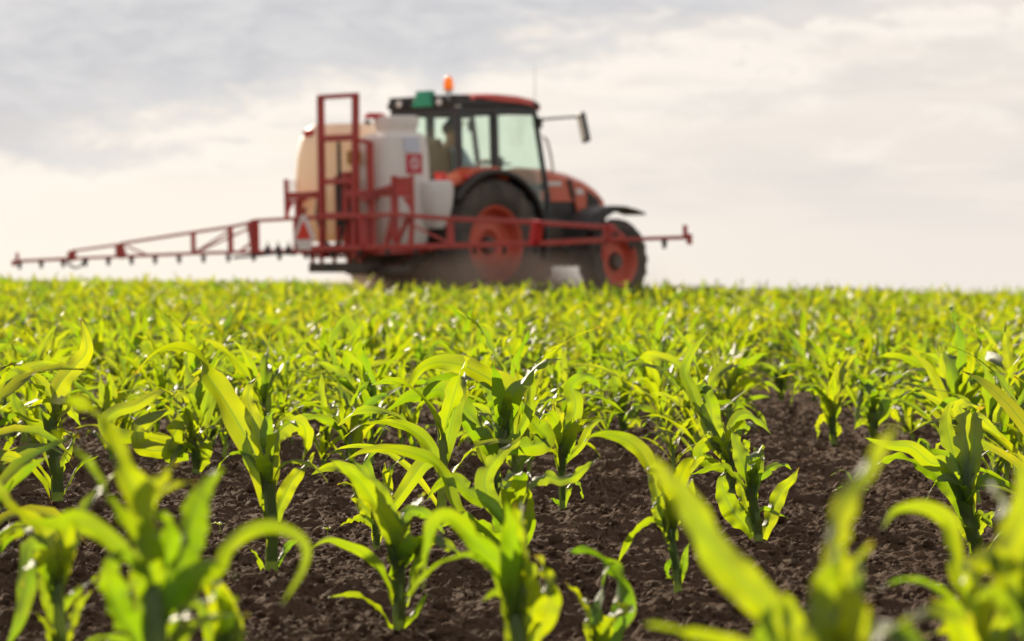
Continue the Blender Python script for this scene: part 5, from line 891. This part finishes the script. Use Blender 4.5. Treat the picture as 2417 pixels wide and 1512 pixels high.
 ('lone corn plant beside the bare soil strip with a pale drooping left leaf',[1.105,9.69],[[0.0,-0.002],[-0.008,0.05],[-0.013,0.113]],0.0106,[[[[-0.013,0.0,0.074],[-0.04,-0.023,0.152],[-0.076,-0.044,0.191],[-0.111,-0.059,0.186]],0.043,-20,50],[[[-0.008,0.0,0.103],[0.017,0.02,0.184],[0.034,0.044,0.256],[0.059,0.061,0.294],[0.095,0.076,0.309]],0.038,10,40],[[[-0.008,0.0,0.065],[-0.039,-0.014,0.094],[-0.059,-0.03,0.071],[-0.067,-0.061,0.02]],0.027,20,20],[[[-0.003,0.0,0.026],[0.005,0.005,0.06],[-0.012,0.012,0.083]],0.034,0,10],[[[-0.008,0.0,0.084],[0.007,0.006,0.132],[0.021,0.012,0.161]],0.038,0,20],[[[-0.013,0.0,0.094],[-0.044,-0.015,0.161],[-0.091,-0.042,0.236]],0.019,20,30]]),
 ('corn plant with a thick leaf crossing right, behind the right-hand soil strip',[1.234,9.668],[[0.0,0.0],[0.0,0.043],[-0.003,0.077],[-0.006,0.115]],0.0144,[[[[-0.005,0.0,0.077],[0.044,0.017,0.134],[0.017,0.036,0.181],[-0.037,0.063,0.223],[-0.083,0.089,0.26]],0.055,0,30],[[[-0.005,0.0,0.077],[-0.028,0.017,0.124],[-0.011,0.037,0.166]],0.043,0,20],[[[-0.005,0.0,0.067],[-0.038,0.009,0.086],[-0.065,0.022,0.058]],0.024,10,20],[[[-0.003,0.0,0.086],[0.051,0.033,0.162],[0.094,0.068,0.219],[0.14,0.093,0.228],[0.209,0.132,0.213]],0.048,10,50],[[[-0.003,0.0,0.086],[0.015,0.012,0.139],[0.006,0.023,0.172]],0.048,0,0]]),
 ('small distant corn plant standing alone at the head of the bare strip',[1.259,13.22],[[0.0,-0.002],[-0.007,0.049],[-0.014,0.101]],0.0118,[[[[-0.007,0.0,0.056],[-0.039,0.014,0.114],[-0.071,0.028,0.146],[-0.128,0.049,0.145]],0.039,10,40],[[[-0.007,0.0,0.056],[0.003,-0.021,0.129],[-0.007,-0.055,0.208]],0.046,0,20],[[[-0.004,0.0,0.029],[0.027,0.02,0.075],[0.052,0.033,0.061]],0.026,10,20],[[[-0.007,0.0,0.062],[-0.019,0.023,0.14],[-0.037,0.04,0.179]],0.046,0,20],[[[-0.007,0.0,0.075],[0.026,0.009,0.141],[0.079,0.022,0.18]],0.033,10,20]]),
 ('corn plant in soft focus with a broad pale leaf, left of the right-hand pair',[1.438,10.294],[[0.0,-0.003],[-0.003,0.046],[-0.009,0.087]],0.0204,[[[[-0.006,0.0,0.036],[-0.027,0.014,0.096],[-0.005,0.03,0.142],[0.027,0.042,0.157],[0.071,0.059,0.141],[0.096,0.074,0.112]],0.051,10,30],[[[-0.003,0.0,0.046],[0.008,0.01,0.107],[0.024,0.022,0.152]],0.046,-20,20],[[[-0.003,0.0,0.036],[-0.051,-0.011,0.082],[-0.083,-0.022,0.123]],0.041,0,20],[[[0.002,0.0,0.01],[0.035,0.02,0.045],[0.063,0.036,0.05]],0.026,10,20]]),
 ('blurred leaf tips rising from the bottom edge, left of centre',[-0.32,3.3],[[0.0,0.0],[0.0,0.081],[0.001,0.114]],0.0057,[[[[-0.0,0.0,0.089],[-0.014,-0.009,0.135],[-0.009,-0.015,0.155],[0.006,-0.02,0.164],[0.021,-0.025,0.162]],0.028,0,30],[[[0.002,0.0,0.089],[0.019,-0.018,0.136],[0.032,-0.027,0.152],[0.042,-0.035,0.143]],0.02,20,40]]),
 ('sharp leafy corn plant with a broad upright leaf, behind the big blurred one at left',[-0.886,7.994],[[0.0,-0.002],[-0.002,0.054],[-0.015,0.096]],0.0103,[[[[-0.022,0.0,0.056],[-0.076,-0.012,0.052],[-0.059,-0.03,0.109],[-0.029,-0.049,0.154],[-0.014,-0.067,0.197]],0.065,0,20],[[[-0.034,0.0,0.06],[-0.152,0.021,0.066],[-0.171,0.036,0.121],[-0.137,0.049,0.148],[-0.087,0.066,0.168],[-0.067,0.074,0.147]],0.052,-30,40],[[[-0.022,0.0,0.064],[-0.117,0.024,0.094],[-0.226,0.062,0.095],[-0.27,0.086,0.133],[-0.241,0.107,0.168],[-0.188,0.135,0.184],[-0.136,0.167,0.215],[-0.071,0.202,0.227],[-0.018,0.237,0.258]],0.044,10,60],[[[-0.0,0.0,0.01],[-0.001,-0.011,0.058],[-0.024,-0.019,0.073],[-0.05,-0.031,0.055],[-0.071,-0.052,0.009]],0.032,20,40],[[[0.002,0.0,0.006],[0.023,-0.015,0.051],[0.034,-0.029,0.08],[0.01,-0.042,0.087]],0.044,0,10],[[[-0.014,0.0,0.076],[-0.004,0.013,0.135],[-0.01,0.027,0.182]],0.028,0,10],[[[-0.018,0.0,0.064],[-0.036,0.013,0.103],[-0.063,0.064,0.2],[-0.04,0.08,0.212],[-0.035,0.105,0.17]],0.036,-30,20]]),
 ('corn plant with a long brown-edged arched leaf, left of the centre foreground',[-0.277,5.882],[[0.0,-0.003],[-0.0,0.047],[0.001,0.091]],0.0067,[[[[-0.002,0.0,0.047],[-0.02,0.006,0.062],[-0.044,0.015,0.063],[-0.077,0.031,0.049]],0.019,10,30],[[[-0.002,0.0,0.064],[-0.035,0.018,0.101],[-0.048,0.034,0.129],[-0.038,0.049,0.152]],0.034,0,20],[[[0.004,0.0,0.065],[0.015,-0.006,0.118],[0.024,-0.013,0.162],[0.045,-0.02,0.189],[0.064,-0.024,0.206]],0.023,20,50],[[[0.001,0.0,0.07],[0.024,-0.014,0.133],[0.019,-0.023,0.163],[0.016,-0.03,0.184]],0.029,-30,20],[[[0.001,0.0,0.053],[-0.013,0.028,0.139],[-0.023,0.051,0.187],[-0.003,0.065,0.207],[0.008,0.075,0.224]],0.023,10,20],[[[0.004,0.0,0.053],[0.05,0.012,0.117],[0.09,0.029,0.175],[0.113,0.036,0.195],[0.095,0.047,0.229],[0.05,0.061,0.256],[0.005,0.075,0.263],[-0.043,0.09,0.253],[-0.077,0.104,0.224]],0.033,25,40],[[[-0.002,0.0,0.012],[-0.006,0.003,0.035],[-0.011,0.007,0.052]],0.011,0,10],[[[0.001,0.0,0.006],[0.008,0.006,0.029],[0.015,0.012,0.046]],0.009,10,10]]),
]


HERO_XY = []
def plant_heroes():
    for idx, (label, (bx, by), st, sr, leaves) in enumerate(HERO):
        rs = np.random.RandomState(100 + idx)
        bz = float(ground_h(np.array([bx]), np.array([by]))[0]); HERO_XY.append((bx, by))
        root = empty('corn_plant', (bx, by, bz)); tag(root, label, 'corn plant', 'young corn plants of the field')
        path = [(p[0], 0.0, p[1]) for p in st]; path[0] = (path[0][0], 0, -0.04)
        v, f, u = stalk_geo(path, sr, rs, 14, 14); link('stalk', np_mesh('stalk', v, f, M['stalk'], u), root)
        shs = []
        for k in range(4 if by > 4.2 else 2):                                # sheaths wrapped round the stem, each open on one side
            H = path[-1][2]; za, zb = H * (.12 + .21 * k), H * (.42 + .21 * k); c0 = (0, math.pi)[k % 2] + rs.randn() * .5; m_, n_ = 14, 8
            P = resample(path, 30); V = []; UV = []
            for i in range(n_ + 1):
                for j in range(m_ + 1):
                    a = (j / m_ * 2 - 1) * 2.0; t_ = i / n_; zz = za + (zb - za) * t_ * (1 - .35 * (abs(a) / 2) ** 2)
                    cx = np.interp(zz, P[:, 2], P[:, 0]); rr = sr * (1.03 + .03 * k + .35 * t_ ** 2.5 * math.cos(a / 1.6))
                    V.append((cx + rr * 1.1 * math.cos(c0 + a), rr * .9 * math.sin(c0 + a), zz)); UV.append((j / m_, t_ * .5))
            q = np.arange(n_)[:, None] * (m_ + 1) + np.arange(m_)[None]; q = q.ravel()
            shs.append((np.array(V), np.stack([q, q + 1, q + m_ + 2, q + m_ + 1], 1), np.array(UV)))
        for v, f, u in shs: link('sheath', np_mesh('sheath', v, f, M['leaf'], u), root)
        for (pts, w, r0, r1) in leaves:
            rag = bites(rs, rs.randint(1, 5)) if rs.rand() < .45 else False
            v, f, u = leaf_geo(pts, w, (0, 1, 0), r0, r1, rs, n=44, nx=10, ragged=rag, ruffle=rs.uniform(.5, 1.2))
            link('leaf', np_mesh('leaf', v, f, M['leaf'], u), root)
        if True:                                         # blades turned towards and away from the camera
            top = st[-1]; Hs = top[1]
            for k in range(4):
                az = R((-90, 90)[k % 2] + rs.randn() * 32); L = rs.uniform(.12, .22) * (1 if by < 9 else 1.1); hb = Hs * rs.uniform(.55, .98)
                p = np.array([top[0] * hb / max(Hs, .01), 0, hb]); pts = [p.copy()]; e0, e1 = R(rs.uniform(62, 85)), R(rs.uniform(-60, 50)); pw = rs.uniform(1, 2)
                for q in range(7):
                    tt = (q + .5) / 7; el = e0 + (e1 - e0) * tt ** pw
                    p = p + L / 7 * np.array([math.cos(el) * math.cos(az), math.cos(el) * math.sin(az), math.sin(el)]); p[2] = max(p[2], .01); pts.append(p.copy())
                v, f, u = leaf_geo(pts, rs.uniform(.026, .042) * (1 if by > 4.2 else .85), (-math.cos(az), -math.sin(az), .6), rs.randn() * 15, rs.randn() * 50, rs, n=30, nx=8, ragged=bites(rs, 2) if rs.rand() < .3 else False, ruffle=rs.uniform(.6, 1.3))
                link('leaf', np_mesh('leaf', v, f, M['leaf'], u), root)
plant_heroes()

F_PX = 6714.0
def px_of(x, y, z=0.0):
    """where a ground point lands in the frame, 2417 wide (only to name which part of the picture a plant stands in)"""
    m = cam.matrix_world.inverted() @ Vector((x, y, z)); return 1208.5 + F_PX * m.x / -m.z, 756 - F_PX * m.y / -m.z
BARE = [(1730, 905, 1940, 1040), (1780, 1010, 2100, 1300), (1350, 1060, 1570, 1330), (930, 925, 1010, 1060), (60, 1150, 420, 1260), (640, 1120, 830, 1300), (1330, 1180, 1600, 1512), (440, 1180, 640, 1400), (690, 1290, 900, 1512), (1050, 1150, 1130, 1300), (850, 1110, 1000, 1240), (1900, 900, 1990, 960), (2120, 920, 2200, 1000)]
ZONES = [(-900, 300, 'the left boom tip'), (300, 620, 'the left boom truss'), (620, 860, 'the red warning triangle'), (860, 1060, 'the white sprayer tanks'),
         (1060, 1290, "the tractor's rear wheel"), (1290, 1540, "the tractor's front wheel"), (1540, 1800, 'the right boom tip'), (1800, 2120, 'the open sky past the boom'), (2120, 3400, 'the right edge of the sky')]
BANDS = [(0, 8.6, 'nearly sharp corn plant in the front rows'), (8.6, 11.0, 'slightly blurred corn plant behind the front rows'), (11.0, 14.5, 'soft corn plant in the middle rows'), (14.5, 60, 'small blurred corn plant in the back rows')]

def plant_field():
    rs = np.random.RandomState(12)
    # where the seeder dropped the seeds: rows 0.7 m apart, running away slightly to the right
    spots = []
    for k in range(-40, 60):
        x0 = 0.1 + 0.45 * k; y = 1.2 + rs.rand() * .3
        while y < 92:
            x = x0 + 0.10 * y + rs.randn() * (.05 if y < 9 else .14)
            gap = 0.19 if y < 10 else 0.155 if y < 30 else 0.17 + (y - 30) * .004
            if abs(x) < 0.18 * y * 1.45 + 3.0: spots.append((x, y))
            y += gap * rs.uniform(.6, 1.5)
    ind, rest = [], []
    Mi = T_MAT.inverted()
    for (x, y) in spots:
        px, py = px_of(x, y); inside = -60 < px < 2480
        if inside and y < 6.5: continue
        if (not inside) and y < 4.2 and abs(x) < 0.18 * y + .35: continue
        if any((x - hx) ** 2 + (y - hy) ** 2 < (.16 if y < 10 else .12) ** 2 for hx, hy in HERO_XY): continue
        if inside and y < 13 and any(a < px < c and b < py < d for a, b, c, d in BARE): continue
        if inside and y < 9 and rs.rand() < .30: continue
        q = Mi @ Vector((x, y, 0))
        if -1.0 < q.x < 3.2 and .5 < abs(q.y) < 1.1: continue
        (ind if inside else rest).append((x, y))
    ind.sort(key=lambda p: p[1]); lim = 300 - len(HERO)
    rest += ind[lim:]; ind = ind[:lim]
    print('individual plants', len(ind), 'to distance', ind[-1][1], 'crop', len(rest))
    # grown plants, each with its stalk and blades; copies of them stand in the rows
    protos = []
    for i in range(26):
        st, lv = random_leaves(rs, rs.uniform(.95, 1.25), 18, 6)
        s_ = stalk_geo(st, .0115, rs, 10, 8)
        protos.append((np_mesh('stalk', *s_[:2], M['stalk'], s_[2]), [np_mesh('leaf', v, f, M['leaf'], u) for v, f, u in lv], np_mesh('corn_plant', *merge([s_] + lv)[:2], M['leaf'], merge([s_] + lv)[2])))
    for (x, y) in ind:
        sm, lms, whole = protos[rs.randint(len(protos))]
        z = float(ground_h(np.array([x]), np.array([y]))[0]); rot = (rs.randn() * .12, rs.randn() * .12, rs.rand() * 6.28); sc = rs.uniform(.55, 1.08 if y < 10 else 0.98)
        px, _ = px_of(x, y)
        zone = next(n for a, b, n in ZONES if a <= px < b); band = next(n for a, b, n in BANDS if a <= y < b)
        if y < 11.0:
            o = empty('corn_plant', (x, y, z), rot)
            link('stalk', sm, o)
            for lm in lms: link('leaf', lm, o)
        else:
            o = link('corn_plant', whole, None, (x, y, z)); o.rotation_euler = rot
        o.scale = (sc, sc, sc)
        tag(o, f'{band} below {zone}', 'corn plant', f'{band.replace("corn plant", "corn")} below {zone}')
    # the rest of the crop, far beyond counting: one object
    light = []
    for (n, nx, cnt) in ((8, 2, 7), (5, 2, 6)):
        vs = []
        for i in range(12):
            st, lv = random_leaves(rs, 1.1, n, nx, cnt); vs.append(merge([stalk_geo(st, .011, rs, 5, 3)] + lv))
        light.append(vs)
    Vs, Fs, Us, b = [], [], [], 0
    P = np.array(rest); Z = ground_h(P[:, 0], P[:, 1])
    for (x, y), z in zip(rest, Z):
        v, f, u = light[0 if y < 30 else 1][rs.randint(12)]
        a = rs.rand() * 6.28; c, s = math.cos(a), math.sin(a); sc = rs.uniform(.5, 1.0) * (1.25 if 27 < y < 42 else 1)
        w = v @ np.array([[c, s, 0], [-s, c, 0], [0, 0, 1]]) * sc + (x, y, z)
        Vs.append(w); Fs.append(f + b); Us.append(u); b += len(v)
    o = link('corn_crop', np_mesh('corn_crop', np.concatenate(Vs), np.concatenate(Fs), M['crop'], np.concatenate(Us)))
    tag(o, 'dense rows of young corn reaching back to the horizon', None, None, 'stuff')
plant_field()

# ---------------------------------------------------------------- weeds and straw on the soil
def build_litter():
    rs = np.random.RandomState(9)
    def on(x, y): return float(ground_h(np.array([x]), np.array([y]))[0])
    weeds = [(-.645, 6.30, 1.0, 'tiny weed seedling with a reddish stem left of the thick bare corn stalk'), (.72, 7.55, .9, 'tiny two-leaved weed seedling on the bare strip right of centre'), (.83, 6.85, 1.3, 'thin grassy seedling standing on the bare soil right of centre'),
             (-.40, 6.2, .7, 'tiny pale weed seedling right of the thick bare corn stalk'), (.76, 5.05, 1.0, 'small weed seedling low on the soil beside the blurred pointed sheath'), (.95, 7.6, .8, 'tiny weed seedling behind the blurred pointed sheath'), (-.15, 8.3, .8, 'tiny weed seedling on the open soil near the picture centre')]
    for i, (x, y, s, lab) in enumerate(weeds):
        o = empty('weed_seedling', (x, y, on(x, y)), (0, 0, rs.rand() * 6)); tag(o, lab, 'weed')
        grass = 'grassy' in lab; h = (.075 if grass else .022) * s
        v, f, u = stalk_geo([(0, 0, -.01), (.002, 0, h * .5), (0, .003, h)], .0018 if grass else .0013, rs, 6, 4); link('stem', np_mesh('stem', v, f, M['stalk'], u), o)
        for k in range(4):
            a = k * (3.14 if grass else 1.57) + rs.rand() * .5; L = (.06 if grass else .020) * s * rs.uniform(.7, 1.2); b = h * (.35 + .2 * k if grass else .95)
            pts = [(0, 0, b), (L * .45 * math.cos(a), L * .45 * math.sin(a), b + L * (.5 if grass else .25)), (L * math.cos(a), L * math.sin(a), b + L * (.3 if grass else .15))]
            v, f, u = leaf_geo(pts, (.006 if grass else .009) * s, (-math.cos(a), -math.sin(a), .8), 0, 20, rs, 8, 4, w0=.4); link('leaf', np_mesh('leaf', v, f, M['weed'], u), o)
    for i in range(16):
        y = 4.3 + rs.rand() * 7; x = (rs.rand() - .5) * .34 * y
        if i < 3: x, y = ((.62, 4.9), (.66, 6.0), (.70, 5.35))[i]
        L = rs.uniform(.02, .05); a = rs.rand() * 6.28; z = on(x, y) + .006
        pts = [(-L / 2, 0, 0), (-L * .1, L * .12 * rs.randn(), .006), (L / 2, 0, .002)]
        v, f, u = stalk_geo([(-L / 2, 0, 0), (0, L * .15 * rs.randn(), .007), (L / 2, 0, .002)], .0011, rs, 6, 5)
        V = v.copy(); o = link('straw_bit', np_mesh('straw_bit', V, f, M['straw'], u), None, (x, y, z)); o.rotation_euler = (0, 0, a)
        tag(o, 'short pale bit of dry straw lying on the dark soil', 'straw', 'straw bits on the soil')
build_litter()

# ---------------------------------------------------------------- dust stirred up by the wheels
def build_dust():
    m = bpy.data.materials.new('brown_dust'); m.use_nodes = True
    N = m.node_tree.nodes; L = m.node_tree.links; N.clear()
    out = N.new('ShaderNodeOutputMaterial'); pv = N.new('ShaderNodeVolumePrincipled'); L.new(pv.outputs[0], out.inputs['Volume'])
    pv.inputs['Color'].default_value = (0.58, 0.45, 0.36, 1); pv.inputs['Anisotropy'].default_value = 0.2
    tc = N.new('ShaderNodeTexCoord'); sp = N.new('ShaderNodeSeparateXYZ'); L.new(tc.outputs['Object'], sp.inputs[0])
    nz = N.new('ShaderNodeTexNoise'); nz.inputs['Scale'].default_value = 1.1; nz.inputs['Detail'].default_value = 4; L.new(tc.outputs['Object'], nz.inputs['Vector'])
    def rng(v, a, b, c, d):
        n = N.new('ShaderNodeMapRange'); n.interpolation_type = 'SMOOTHSTEP'; L.new(v, n.inputs[0])
        for i, q in enumerate((a, b, c, d)): n.inputs[i + 1].default_value = q
        return n.outputs[0]
    def mul(a, b):
        n = N.new('ShaderNodeMath'); n.operation = 'MULTIPLY'
        for i, v in enumerate((a, b)):
            if isinstance(v, (int, float)): n.inputs[i].default_value = v
            else: L.new(v, n.inputs[i])
        return n.outputs[0]
    d = mul(rng(nz.outputs['Fac'], 0.34, 0.66, 0.08, 1.0), rng(sp.outputs[2], 0.10, 0.85, 1.0, 0.0))
    d = mul(d, mul(rng(sp.outputs[0], -1.85, -0.9, 0.0, 1.0), rng(sp.outputs[0], 0.2, 1.3, 1.0, 0.02)))
    d = mul(d, mul(rng(sp.outputs[1], -2.3, -1.4, 0.0, 1.0), rng(sp.outputs[1], -0.3, 0.9, 1.0, 0.0)))
    L.new(mul(d, 6.5), pv.inputs['Density'])
    b = MB(); b.box((0.4, -0.65, 0.44), (5.6, 3.4, 0.86)); o = b.build('dust', m); o.matrix_world = T_MAT
    tag(o, 'thin brown dust whirled up round the tractor wheels', None, None, 'stuff')
build_dust()
